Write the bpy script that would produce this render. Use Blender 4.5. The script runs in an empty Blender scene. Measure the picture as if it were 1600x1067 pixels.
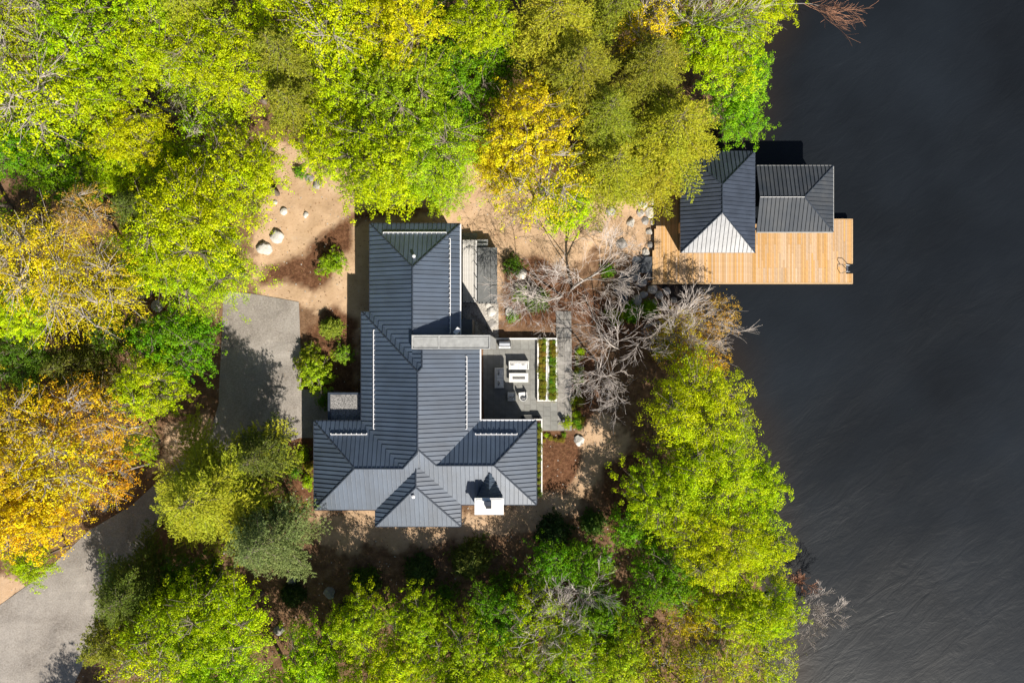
import bpy, bmesh, math, random
import numpy as np
from mathutils import Vector, Matrix, noise as mnoise

random.seed(7)
R = math.radians
scene = bpy.context.scene
COL = scene.collection

# ------------------------------------------------------------------ camera
F = 1111.0            # focal length in pixels of the 1600 px wide photograph
CAMZ = 78.0           # metres above the lake
cam_d = bpy.data.cameras.new('camera')
cam_d.sensor_width = 36.0
cam_d.lens = 36.0 * F / 1600.0
cam_d.clip_end = 2000.0
cam = bpy.data.objects.new('camera', cam_d)
cam.location = (0, 0, CAMZ)
COL.objects.link(cam)
scene.camera = cam

# ------------------------------------------------------------------ light
SUN_EL = R(40.0)
SUN_AZ = R(151.0)     # clockwise from north (+Y): from the lower right of the picture
sun_dir = Vector((math.sin(SUN_AZ) * math.cos(SUN_EL), math.cos(SUN_AZ) * math.cos(SUN_EL), math.sin(SUN_EL)))
world = bpy.data.worlds.new('World')
scene.world = world
world.use_nodes = True
wn = world.node_tree
sky = wn.nodes.new('ShaderNodeTexSky')
sky.sky_type = 'NISHITA'
sky.sun_disc = False
sky.sun_elevation = SUN_EL
sky.sun_rotation = SUN_AZ
sky.air_density = 1.0
sky.dust_density = 1.0
wn.links.new(sky.outputs['Color'], wn.nodes['Background'].inputs['Color'])
wn.nodes['Background'].inputs['Strength'].default_value = 0.05
sl = bpy.data.lights.new('sun', 'SUN')
sl.energy = 5.0
sl.angle = R(0.53)
sl.color = (1.0, 0.93, 0.82)
so = bpy.data.objects.new('sun', sl)
so.rotation_euler = (-sun_dir).to_track_quat('-Z', 'Y').to_euler()
so.location = sun_dir * 150
COL.objects.link(so)
scene.view_settings.view_transform = 'Standard'
scene.view_settings.look = 'None'
scene.view_settings.gamma = 1.0
scene.view_settings.use_curve_mapping = False
scene.view_settings.exposure = 0.55
scene.render.engine = 'CYCLES'
scene.cycles.max_bounces = 6
scene.cycles.diffuse_bounces = 3
scene.cycles.transmission_bounces = 3
scene.cycles.transparent_max_bounces = 4
scene.cycles.caustics_reflective = False
scene.cycles.caustics_refractive = False


# ------------------------------------------------------------------ pixel helpers
def W(px, py, z=4.0):
    k = (CAMZ - z) / F
    return Vector(((px - 800.0) * k, -(py - 533.5) * k, z))


def mpp(z):
    return (CAMZ - z) / F


# ------------------------------------------------------------------ mesh helpers
class MB:
    def __init__(s):
        s.v = []
        s.f = []
        s.m = []

    def add(s, vs, fs, mi=0):
        o = len(s.v)
        s.v += [tuple(v) for v in vs]
        s.f += [tuple(i + o for i in f) for f in fs]
        s.m += [mi] * len(fs)

    def box(s, c, size, rz=0.0, bev=0.0, mi=0):
        hx, hy, hz = size[0] / 2, size[1] / 2, size[2] / 2
        ca, sa = math.cos(rz), math.sin(rz)

        def T(x, y, z):
            return (c[0] + x * ca - y * sa, c[1] + x * sa + y * ca, c[2] + z)
        if bev <= 0:
            vs = [T(x, y, z) for z in (-hz, hz) for x, y in ((-hx, -hy), (hx, -hy), (hx, hy), (-hx, hy))]
            s.add(vs, [(3, 2, 1, 0), (4, 5, 6, 7), (0, 1, 5, 4), (1, 2, 6, 5), (2, 3, 7, 6), (3, 0, 4, 7)], mi)
            return
        b = min(bev, hx * .9, hy * .9, hz * .9)

        def ring(ix, iy, z):
            q = b * .6
            out = []
            for sx, sy in ((-1, -1), (1, -1), (1, 1), (-1, 1)):
                a = (sx * (hx - ix), sy * (hy - iy - q))
                d = (sx * (hx - ix - q), sy * (hy - iy))
                out += [d, a] if sx * sy < 0 else [a, d]
            return [T(x, y, z) for x, y in out]
        rings = [ring(b, b, -hz), ring(0, 0, -hz + b), ring(0, 0, hz - b), ring(b * .35, b * .35, hz - b * .3), ring(b, b, hz)]
        vs = [p for r in rings for p in r]
        n = 8
        fs = [tuple(reversed(range(n))), tuple(range(4 * n, 5 * n))]
        for j in range(4):
            for i in range(n):
                i2 = (i + 1) % n
                fs.append((j * n + i, j * n + i2, (j + 1) * n + i2, (j + 1) * n + i))
        s.add(vs, fs, mi)

    def prism(s, poly, z0, z1, mi=0):
        """poly counter-clockwise world xy; z1 / z0 numbers or functions"""
        f0 = z0 if callable(z0) else (lambda x, y: z0)
        f1 = z1 if callable(z1) else (lambda x, y: z1)
        area = sum(poly[i][0] * poly[(i + 1) % len(poly)][1] - poly[(i + 1) % len(poly)][0] * poly[i][1] for i in range(len(poly)))
        if area < 0:
            poly = poly[::-1]
        n = len(poly)
        vs = [(x, y, f0(x, y)) for x, y in poly] + [(x, y, f1(x, y)) for x, y in poly]
        fs = [tuple(reversed(range(n))), tuple(range(n, 2 * n))]
        for i in range(n):
            j = (i + 1) % n
            fs.append((i, j, n + j, n + i))
        s.add(vs, fs, mi)

    def tube(s, pts, radii, sides=5, cap=True, mi=0):
        pts = [Vector(p) for p in pts]
        if not hasattr(radii, '__len__'):
            radii = [radii] * len(pts)
        vs = []
        for i, p in enumerate(pts):
            d = (pts[min(i + 1, len(pts) - 1)] - pts[max(i - 1, 0)])
            if d.length < 1e-6:
                d = Vector((0, 0, 1))
            d.normalize()
            a = Vector((1, 0, 0)) if abs(d.x) < .8 else Vector((0, 1, 0))
            u = d.cross(a).normalized()
            w = d.cross(u)
            for k in range(sides):
                t = 2 * math.pi * k / sides
                vs.append(p + (u * math.cos(t) + w * math.sin(t)) * radii[i])
        fs = []
        for i in range(len(pts) - 1):
            for k in range(sides):
                k2 = (k + 1) % sides
                fs.append((i * sides + k, i * sides + k2, (i + 1) * sides + k2, (i + 1) * sides + k))
        if cap:
            fs.append(tuple(reversed(range(sides))))
            fs.append(tuple((len(pts) - 1) * sides + k for k in range(sides)))
        s.add(vs, fs, mi)

    def ball(s, c, r, nu=10, nv=6, mi=0, jit=0.0, rnd=None):
        vs, fs = [], []
        rr = r if hasattr(r, '__len__') else (r, r, r)
        for j in range(nv + 1):
            th = math.pi * j / nv
            for i in range(nu):
                ph = 2 * math.pi * i / nu
                q = 1 + (rnd.uniform(-jit, jit) if rnd else 0)
                vs.append((c[0] + rr[0] * q * math.sin(th) * math.cos(ph), c[1] + rr[1] * q * math.sin(th) * math.sin(ph), c[2] + rr[2] * q * math.cos(th)))
        for j in range(nv):
            for i in range(nu):
                i2 = (i + 1) % nu
                fs.append((j * nu + i, (j + 1) * nu + i, (j + 1) * nu + i2, j * nu + i2))
        s.add(vs, fs, mi)

    def mesh(s, name, mats, off=(0, 0, 0), smooth=False):
        me = bpy.data.meshes.new(name)
        me.from_pydata([(v[0] - off[0], v[1] - off[1], v[2] - off[2]) for v in s.v], [], s.f)
        for m in (mats if isinstance(mats, (list, tuple)) else [mats]):
            me.materials.append(m)
        if any(s.m):
            me.polygons.foreach_set('material_index', s.m)
        if smooth:
            me.polygons.foreach_set('use_smooth', [True] * len(me.polygons))
        me.update()
        return me


def root_loc(o):
    v = Vector((0, 0, 0))
    while o is not None:
        v = v + o.location
        o = o.parent
    return v


def link(name, me, parent=None, loc=(0, 0, 0)):
    o = bpy.data.objects.new(name, me)
    o.location = loc
    COL.objects.link(o)
    if parent is not None:
        o.parent = parent
    return o


def part(name, mb, mat, parent, local=False, smooth=False, label=None):
    """mesh part; vertices in world coordinates unless local"""
    off = (0, 0, 0) if local else root_loc(parent)
    o = link(name, mb.mesh(name, mat, off, smooth), parent)
    if label:
        o['label'] = label
    return o


def tag(o, label, cat, group=None):
    o['label'] = label
    o['category'] = cat
    if group:
        o['group'] = group
    return o


def thing(name, label, cat, loc=(0, 0, 0), rz=0.0, group=None):
    o = bpy.data.objects.new(name, None)
    o.empty_display_size = .3
    o.location = loc
    o.rotation_euler = (0, 0, rz)
    COL.objects.link(o)
    return tag(o, label, cat, group)


def struct(name, me):
    o = link(name, me)
    o['kind'] = 'structure'
    return o


# ------------------------------------------------------------------ materials
def mat(name, col, rough=.7, metal=0.0, noise=None, bump=None, spec=.5, coords='Object'):
    """noise = (scale, amount, detail[, second colour]); bump = (scale, strength, distance)"""
    m = bpy.data.materials.new(name)
    m.use_nodes = True
    nt = m.node_tree
    b = nt.nodes['Principled BSDF']
    b.inputs['Base Color'].default_value = (*col, 1)
    b.inputs['Roughness'].default_value = rough
    b.inputs['Metallic'].default_value = metal
    b.inputs['Specular IOR Level'].default_value = spec
    tc = nt.nodes.new('ShaderNodeTexCoord')
    if noise:
        n = nt.nodes.new('ShaderNodeTexNoise')
        n.inputs['Scale'].default_value = noise[0]
        n.inputs['Detail'].default_value = noise[2]
        n.inputs['Roughness'].default_value = .62
        nt.links.new(tc.outputs[coords], n.inputs['Vector'])
        mr = nt.nodes.new('ShaderNodeMapRange')
        mr.inputs['From Min'].default_value = .3
        mr.inputs['From Max'].default_value = .7
        nt.links.new(n.outputs['Fac'], mr.inputs['Value'])
        mx = nt.nodes.new('ShaderNodeMix')
        mx.data_type = 'RGBA'
        a = noise[1]
        c2 = noise[3] if len(noise) > 3 else tuple(min(1, c * (1 + a)) for c in col)
        c1 = col if len(noise) > 3 else tuple(c * (1 - a) for c in col)
        mx.inputs['A'].default_value = (*c1, 1)
        mx.inputs['B'].default_value = (*c2, 1)
        nt.links.new(mr.outputs['Result'], mx.inputs['Factor'])
        nt.links.new(mx.outputs['Result'], b.inputs['Base Color'])
    if bump:
        n2 = nt.nodes.new('ShaderNodeTexNoise')
        n2.inputs['Scale'].default_value = bump[0]
        n2.inputs['Detail'].default_value = 5
        nt.links.new(tc.outputs[coords], n2.inputs['Vector'])
        bp = nt.nodes.new('ShaderNodeBump')
        bp.inputs['Strength'].default_value = bump[1]
        bp.inputs['Distance'].default_value = bump[2]
        nt.links.new(n2.outputs['Fac'], bp.inputs['Height'])
        nt.links.new(bp.outputs['Normal'], b.inputs['Normal'])
    return m


def vary(m, amount=.15, hue=.0):
    """multiply the base colour by a per-object random value"""
    nt = m.node_tree
    b = nt.nodes['Principled BSDF']
    inp = b.inputs['Base Color']
    oi = nt.nodes.new('ShaderNodeObjectInfo')
    mr = nt.nodes.new('ShaderNodeMapRange')
    mr.inputs['To Min'].default_value = 1 - amount
    mr.inputs['To Max'].default_value = 1 + amount
    nt.links.new(oi.outputs['Random'], mr.inputs['Value'])
    hs = nt.nodes.new('ShaderNodeHueSaturation')
    nt.links.new(mr.outputs['Result'], hs.inputs['Value'])
    if hue:
        ms = nt.nodes.new('ShaderNodeMath')
        ms.operation = 'MULTIPLY'
        ms.inputs[1].default_value = 7.31
        nt.links.new(oi.outputs['Random'], ms.inputs[0])
        fr = nt.nodes.new('ShaderNodeMath')
        fr.operation = 'FRACT'
        nt.links.new(ms.outputs[0], fr.inputs[0])
        mh = nt.nodes.new('ShaderNodeMapRange')
        mh.inputs['To Min'].default_value = 1 - hue
        mh.inputs['To Max'].default_value = 1 + hue * .5
        nt.links.new(fr.outputs[0], mh.inputs['Value'])
        nt.links.new(mh.outputs['Result'], hs.inputs['Saturation'])
    if inp.is_linked:
        src = inp.links[0].from_socket
        nt.links.new(src, hs.inputs['Color'])
    else:
        hs.inputs['Color'].default_value = inp.default_value
    nt.links.new(hs.outputs['Color'], inp)
    return m


M = {}
M['roof'] = vary(mat('roof_metal', (.050, .074, .114), .46, 0.0, (.5, .22, 8), (2.2, .16, .03), .5), .11)
M['roof'].node_tree.nodes['Principled BSDF'].inputs['IOR'].default_value = 2.1
M['roof_cap'] = mat('roof_cap_metal', (.036, .047, .068), .4, 0.0, (2, .2, 3), None, .6)
M['boat_roof'] = vary(mat('boathouse_metal', (.050, .062, .088), .40, 0.0, (.9, .2, 5), (1.2, .25, .05), .7), .08)
M['dusty_roof'] = vary(mat('dusty_metal', (.046, .056, .072), .6, 0.0, (.7, .3, 6, (.080, .086, .095)), (2.0, .1, .02), .25), .08)
M['white'] = mat('white_metal', (.80, .80, .82), .4, 0, (3, .06, 3))
M['white_paint'] = mat('white_paint', (.78, .77, .75), .55, 0, (2.5, .1, 4))
M['siding'] = mat('dark_siding', (.07, .075, .08), .6, 0, (3, .15, 3))
M['glass'] = mat('window_glass', (.02, .03, .035), .05, 0, None, None, .8)
M['slab'] = mat('membrane_grey', (.34, .345, .34), .8, 0, (1.6, .22, 7), (14, .3, .02))
M['slab_edge'] = mat('parapet_grey', (.40, .405, .40), .7, 0, (2.5, .2, 6))
M['chimney'] = mat('chimney_cap_white', (.80, .80, .79), .5, 0, (2, .05, 4))
M['stone_wall'] = mat('chimney_stone', (.24, .22, .20), .85, 0, (2.2, .35, 6), (6, .5, .05))
M['dark_metal'] = mat('dark_metal', (.03, .032, .036), .45, .3)
M['steel'] = mat('brushed_steel', (.55, .57, .6), .28, .9, (9, .1, 3))
M['paver'] = vary(mat('porcelain_paver', (.225, .225, .21), .8, 0, (1.8, .16, 6), (20, .15, .01)), .09, .2)
M['walk'] = vary(mat('walk_paver', (.27, .255, .235), .8, 0, (2.0, .3, 7), (16, .25, .02)), .12, .3)
M['slate'] = mat('slate_step', (.075, .085, .10), .7, 0, (1.6, .45, 7), (6, .4, .04))
M['deck'] = vary(mat('cedar_board', (.60, .365, .165), .62, 0, (2.5, .12, 6), (5, .15, .006)), .14, .28)
M['deck_trim'] = mat('cedar_trim', (.60, .40, .21), .6, 0, (3, .12, 4))
M['grey_board'] = vary(mat('grey_board', (.60, .575, .54), .7, 0, (3, .1, 5)), .06, .2)
M['pile'] = mat('wood_pile', (.10, .075, .05), .9, 0, (3, .3, 4))
M['spa'] = mat('spa_cover', (.16, .165, .165), .72, 0, (2, .18, 6), (9, .2, .01))
M['spa_side'] = mat('spa_side', (.055, .05, .048), .7)
M['cushion'] = mat('white_cushion', (.74, .735, .72), .9, 0, (4, .06, 4), (7, .2, .02))
M['wicker'] = mat('sofa_frame', (.55, .55, .55), .7, 0, (6, .08, 3))
M['pillow'] = mat('dark_pillow', (.06, .065, .075), .9, 0, (9, .7, 2, (.5, .5, .5)))
M['fire_glass'] = mat('fire_glass', (.05, .05, .052), .35, 0, (22, .7, 2, (.35, .34, .33)))
M['asphalt'] = mat('asphalt', (.175, .155, .135), .92, 0, None, (30, .35, .02))
M['rock'] = vary(mat('granite', (.36, .335, .31), .85, 0, (1.7, .35, 8), (5, .5, .06)), .22, .4)
M['rock_pale'] = vary(mat('pale_granite', (.56, .53, .48), .85, 0, (1.7, .25, 8), (5, .4, .05)), .12, .3)
M['pebble'] = mat('pebble', (.30, .275, .25), .85, 0, (7.0, .6, 1, (.55, .52, .47)))
M['pebble_grey'] = mat('roof_pebble', (.11, .108, .105), .85, 0, (8.0, .8, 1, (.34, .33, .32)))
M['gravel_bed'] = mat('gravel_bed', (.22, .195, .17), .95, 0, (9, .4, 4), (12, .6, .03))
M['soil'] = mat('soil', (.12, .075, .045), .95, 0, (6, .4, 5), (12, .6, .04))
M['bark'] = vary(mat('bark', (.19, .155, .125), .9, 0, (3, .35, 5), (9, .6, .03)), .15)
M['bark_pale'] = vary(mat('pale_bark', (.46, .42, .39), .85, 0, (2.5, .3, 5), (9, .4, .02)), .12)
M['bark_mid'] = mat('mid_bark', (.33, .29, .26), .85, 0, (2.5, .3, 5))
M['bark_twig'] = mat('grey_twig', (.52, .46, .42), .85, 0, (.8, .3, 3))
M['bark_red'] = mat('dead_twig', (.40, .20, .12), .85, 0, (.8, .3, 3))


def leaf_material(name, trans=.42, hue_var=.035, val_var=.35):
    m = bpy.data.materials.new(name)
    m.use_nodes = True
    nt = m.node_tree
    nt.nodes.remove(nt.nodes['Principled BSDF'])
    out = nt.nodes['Material Output']
    oi = nt.nodes.new('ShaderNodeObjectInfo')
    at = nt.nodes.new('ShaderNodeAttribute')
    at.attribute_name = 'tint'
    ac = nt.nodes.new('ShaderNodeAttribute')
    ac.attribute_name = 'clump'
    hs = nt.nodes.new('ShaderNodeHueSaturation')
    mh = nt.nodes.new('ShaderNodeMapRange')
    mh.inputs['To Min'].default_value = .5 - hue_var
    mh.inputs['To Max'].default_value = .5 + hue_var
    nt.links.new(ac.outputs['Fac'], mh.inputs['Value'])
    mv = nt.nodes.new('ShaderNodeMapRange')
    mv.inputs['To Min'].default_value = 1 - val_var
    mv.inputs['To Max'].default_value = 1 + val_var
    nt.links.new(at.outputs['Fac'], mv.inputs['Value'])
    nt.links.new(oi.outputs['Color'], hs.inputs['Color'])
    nt.links.new(mh.outputs['Result'], hs.inputs['Hue'])
    nt.links.new(mv.outputs['Result'], hs.inputs['Value'])
    df = nt.nodes.new('ShaderNodeBsdfDiffuse')
    tr = nt.nodes.new('ShaderNodeBsdfTranslucent')
    gl = nt.nodes.new('ShaderNodeBsdfGlossy')
    gl.inputs['Roughness'].default_value = .5
    gl.inputs['Color'].default_value = (.5, .5, .5, 1)
    nt.links.new(hs.outputs['Color'], df.inputs['Color'])
    nt.links.new(hs.outputs['Color'], tr.inputs['Color'])
    mx = nt.nodes.new('ShaderNodeMixShader')
    mx.inputs['Fac'].default_value = trans
    nt.links.new(df.outputs[0], mx.inputs[1])
    nt.links.new(tr.outputs[0], mx.inputs[2])
    m2 = nt.nodes.new('ShaderNodeMixShader')
    m2.inputs['Fac'].default_value = .018
    nt.links.new(mx.outputs[0], m2.inputs[1])
    nt.links.new(gl.outputs[0], m2.inputs[2])
    nt.links.new(m2.outputs[0], out.inputs['Surface'])
    return m


M['leaf'] = leaf_material('broad_leaf', .36, .018, .45)
M['needle'] = leaf_material('pine_needle', .22, .018, .35)

# ------------------------------------------------------------------ terrain
SH_Y = [-900, -300, -60, 0, 60, 130, 200, 250, 300, 445, 480, 560, 640, 720, 800, 880, 960, 1067, 1500, 2200]
SH_X = [1290, 1260, 1215, 1195, 1180, 1155, 1130, 1080, 1036, 1034, 1062, 1108, 1128, 1135, 1155, 1185, 1205, 1205, 1230, 1260]
K0 = CAMZ / F
SHX = (np.array(SH_X) - 800.) * K0
SHY = -(np.array(SH_Y) - 533.5) * K0


def sstep(a, b, x):
    t = np.clip((x - a) / (b - a), 0, 1)
    return t * t * (3 - 2 * t)


def vnoise(x, y, seed=0):
    """smooth value noise on arrays"""
    xi = np.floor(x).astype(int)
    yi = np.floor(y).astype(int)
    fx = x - xi
    fy = y - yi
    fx = fx * fx * (3 - 2 * fx)
    fy = fy * fy * (3 - 2 * fy)

    def h(a, b):
        n = (a * 374761393 + b * 668265263 + seed * 974711) & 0x7fffffff
        n = ((n ^ (n >> 13)) * 1274126177) & 0x7fffffff
        return ((n ^ (n >> 16)) & 0xffff) / 65535.0
    return (h(xi, yi) * (1 - fx) + h(xi + 1, yi) * fx) * (1 - fy) + (h(xi, yi + 1) * (1 - fx) + h(xi + 1, yi + 1) * fx) * fy


def ground(x, y):
    x = np.asarray(x, float)
    y = np.asarray(y, float)
    sx = np.interp(-y, -SHY[::1], SHX)
    d = sx - x + (vnoise(x * .35, y * .35, 3) - .5) * 1.6
    up = 3.0 * sstep(-1.0, 11.5, d) - .14
    up = up + 2.1 * sstep(15.0, 33.0, d)
    dn = .28 * np.minimum(d, 0)
    z = np.where(d > -1.0, up, np.maximum(-3.5, up + dn + .28))
    z = z + (vnoise(x * .16, y * .16, 5) - .5) * .5 * sstep(3, 12, d) + (vnoise(x * .9, y * .9, 9) - .5) * .12 * sstep(0, 4, d)
    # level pad of the patio and the paved walk
    cx, cy = 2.2, -4.6
    pad = np.maximum(np.abs(x - cx) / 6.2, np.abs(y - cy) / 7.2)
    w = 1 - sstep(.75, 1.12, pad)
    return z * (1 - w) + 2.95 * w


def gz(x, y):
    return float(ground(np.array([x]), np.array([y]))[0])


def on_ground(px, py):
    z = 3.5
    for _ in range(8):
        p = W(px, py, z)
        z = gz(p.x, p.y)
    return W(px, py, z)


def inside(poly, x, y):
    c = np.zeros(x.shape, bool)
    n = len(poly)
    for i in range(n):
        x1, y1 = poly[i]
        x2, y2 = poly[(i + 1) % n]
        if y1 == y2:
            continue
        hit = ((y1 > y) != (y2 > y)) & (x < (x2 - x1) * (y - y1) / (y2 - y1) + x1)
        c ^= hit
    return c


def soft_mask(polys, X, Y, wob=.9, seed=1):
    """ragged-edged coverage of polygons given in photo pixels on the ground"""
    dx = (vnoise(X * .8, Y * .8, seed) - .5) * wob * 2 + (vnoise(X * 2.7, Y * 2.7, seed + 1) - .5) * wob
    dy = (vnoise(X * .8, Y * .8, seed + 2) - .5) * wob * 2 + (vnoise(X * 2.7, Y * 2.7, seed + 3) - .5) * wob
    out = np.zeros(X.shape)
    for poly in polys:
        pw = [tuple(on_ground(*p)[:2]) for p in poly]
        acc = np.zeros(X.shape)
        for ox, oy in ((0, 0), (.35, .1), (-.3, .25), (.05, -.38)):
            acc += inside(pw, X + dx + ox, Y + dy + oy)
        out = np.maximum(out, acc / 4)
    return out


def axis(lo, hi, step, far, fstep):
    a = list(np.arange(lo, hi, step))
    return np.array(list(np.arange(lo - far, lo - .01, fstep)) + a + list(np.arange(hi, hi + far, fstep)))


gx = axis(-60, 34, .3, 120, 8)
gy = axis(-40, 40, .3, 120, 8)
X, Y = np.meshgrid(gx, gy)
Z = ground(X, Y)
nx, ny = len(gx), len(gy)
verts = np.stack([X.ravel(), Y.ravel(), Z.ravel()], 1)
ii = np.arange(nx * ny).reshape(ny, nx)
quads = np.stack([ii[:-1, :-1].ravel(), ii[:-1, 1:].ravel(), ii[1:, 1:].ravel(), ii[1:, :-1].ravel()], 1)


def fast_mesh(name, v, q, mats, attrs=None, smooth=False):
    me = bpy.data.meshes.new(name)
    n, k = q.shape
    me.vertices.add(len(v))
    me.vertices.foreach_set('co', np.ascontiguousarray(v, np.float32).ravel())
    me.loops.add(n * k)
    me.loops.foreach_set('vertex_index', np.ascontiguousarray(q, np.int32).ravel())
    me.polygons.add(n)
    me.polygons.foreach_set('loop_start', np.arange(0, n * k, k, dtype=np.int32))
    if smooth:
        me.polygons.foreach_set('use_smooth', np.ones(n, bool))
    me.update(calc_edges=True)
    for a, val in (attrs or {}).items():
        at = me.attributes.new(a, 'FLOAT', 'POINT')
        at.data.foreach_set('value', np.ascontiguousarray(val, np.float32).ravel())
    for m in (mats if isinstance(mats, (list, tuple)) else [mats]):
        me.materials.append(m)
    return me


SAND = [[(395, 470), (392, 390), (420, 300), (470, 250), (560, 262), (760, 250), (900, 290), (1000, 280), (1042, 300), (1030, 402),
         (930, 395), (880, 430), (800, 400), (775, 500), (700, 520), (560, 520), (545, 660), (530, 480), (475, 480)],
        [(890, 640), (935, 640), (1000, 700), (985, 725), (930, 760), (905, 800), (860, 830), (720, 850), (500, 860), (490, 800), (600, 790), (800, 800), (880, 740), (900, 700)],
        [(260, 680), (330, 640), (345, 690), (300, 720), (240, 740)], [(-40, 880), (40, 900), (20, 950), (-60, 980)],
        [(370, 40), (420, 60), (405, 110), (375, 100)], [(425, 215), (470, 230), (500, 310), (430, 290)]]
MULCH = [[(392, 447), (418, 415), (470, 400), (510, 358), (552, 335), (600, 320), (720, 322), (552, 352), (552, 392), (530, 400), (515, 440), (495, 458), (450, 440)],
         [(478, 520), (520, 480), (560, 500), (560, 620), (500, 650), (474, 600)],
         [(790, 402), (850, 400), (900, 440), (960, 470), (1010, 500), (1000, 560), (900, 500), (840, 510), (795, 500)],
         [(893, 540), (935, 560), (940, 640), (900, 680), (893, 640)], [(840, 670), (900, 675), (912, 720), (890, 770), (842, 770)],
         [(440, 690), (492, 680), (492, 800), (440, 790)],
         [(940, 730), (1010, 690), (1000, 860), (950, 840)]]
sand = soft_mask(SAND, X, Y, .8, 11)
mulch = soft_mask(MULCH, X, Y, .22, 21)


def ground_material():
    m = bpy.data.materials.new('ground_soil')
    m.use_nodes = True
    nt = m.node_tree
    b = nt.nodes['Principled BSDF']
    b.inputs['Roughness'].default_value = .95
    b.inputs['Specular IOR Level'].default_value = .15
    tc = nt.nodes.new('ShaderNodeTexCoord')

    def nz(scale, detail=6, rough=.65):
        n = nt.nodes.new('ShaderNodeTexNoise')
        n.inputs['Scale'].default_value = scale
        n.inputs['Detail'].default_value = detail
        n.inputs['Roughness'].default_value = rough
        nt.links.new(tc.outputs['Object'], n.inputs['Vector'])
        return n.outputs['Fac']

    def ramp(fac, stops):
        r = nt.nodes.new('ShaderNodeValToRGB')
        while len(r.color_ramp.elements) < len(stops):
            r.color_ramp.elements.new(.5)
        for e, (p, c) in zip(r.color_ramp.elements, stops):
            e.position = p
            e.color = (*c, 1)
        nt.links.new(fac, r.inputs['Fac'])
        return r.outputs['Color']

    def mix(f, a, c2):
        x = nt.nodes.new('ShaderNodeMix')
        x.data_type = 'RGBA'
        nt.links.new(f, x.inputs['Factor'])
        nt.links.new(a, x.inputs['A'])
        nt.links.new(c2, x.inputs['B'])
        return x.outputs['Result']

    def attr(n):
        a = nt.nodes.new('ShaderNodeAttribute')
        a.attribute_name = n
        return a.outputs['Fac']
    litter = ramp(nz(1.1, 9, .75), [(.25, (.07, .038, .022)), (.45, (.155, .088, .05)), (.6, (.24, .145, .085)), (.78, (.36, .25, .165))])
    sandc = ramp(nz(.55, 10, .72), [(.25, (.32, .21, .125)), (.42, (.48, .325, .20)), (.58, (.56, .39, .25)), (.8, (.62, .48, .34))])
    mulchc = ramp(nz(2.6, 9, .8), [(.3, (.04, .02, .011)), (.5, (.13, .06, .031)), (.68, (.27, .145, .08))])
    c = mix(attr('sand'), litter, sandc)
    c = mix(attr('mulch'), c, mulchc)
    nt.links.new(c, b.inputs['Base Color'])
    bp = nt.nodes.new('ShaderNodeBump')
    bp.inputs['Strength'].default_value = .7
    bp.inputs['Distance'].default_value = .07
    nt.links.new(nz(5, 8, .7), bp.inputs['Height'])
    nt.links.new(bp.outputs['Normal'], b.inputs['Normal'])
    return m


M['ground'] = ground_material()
struct('ground', fast_mesh('ground', verts, quads, M['ground'], {'sand': sand, 'mulch': mulch}, True))


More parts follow.
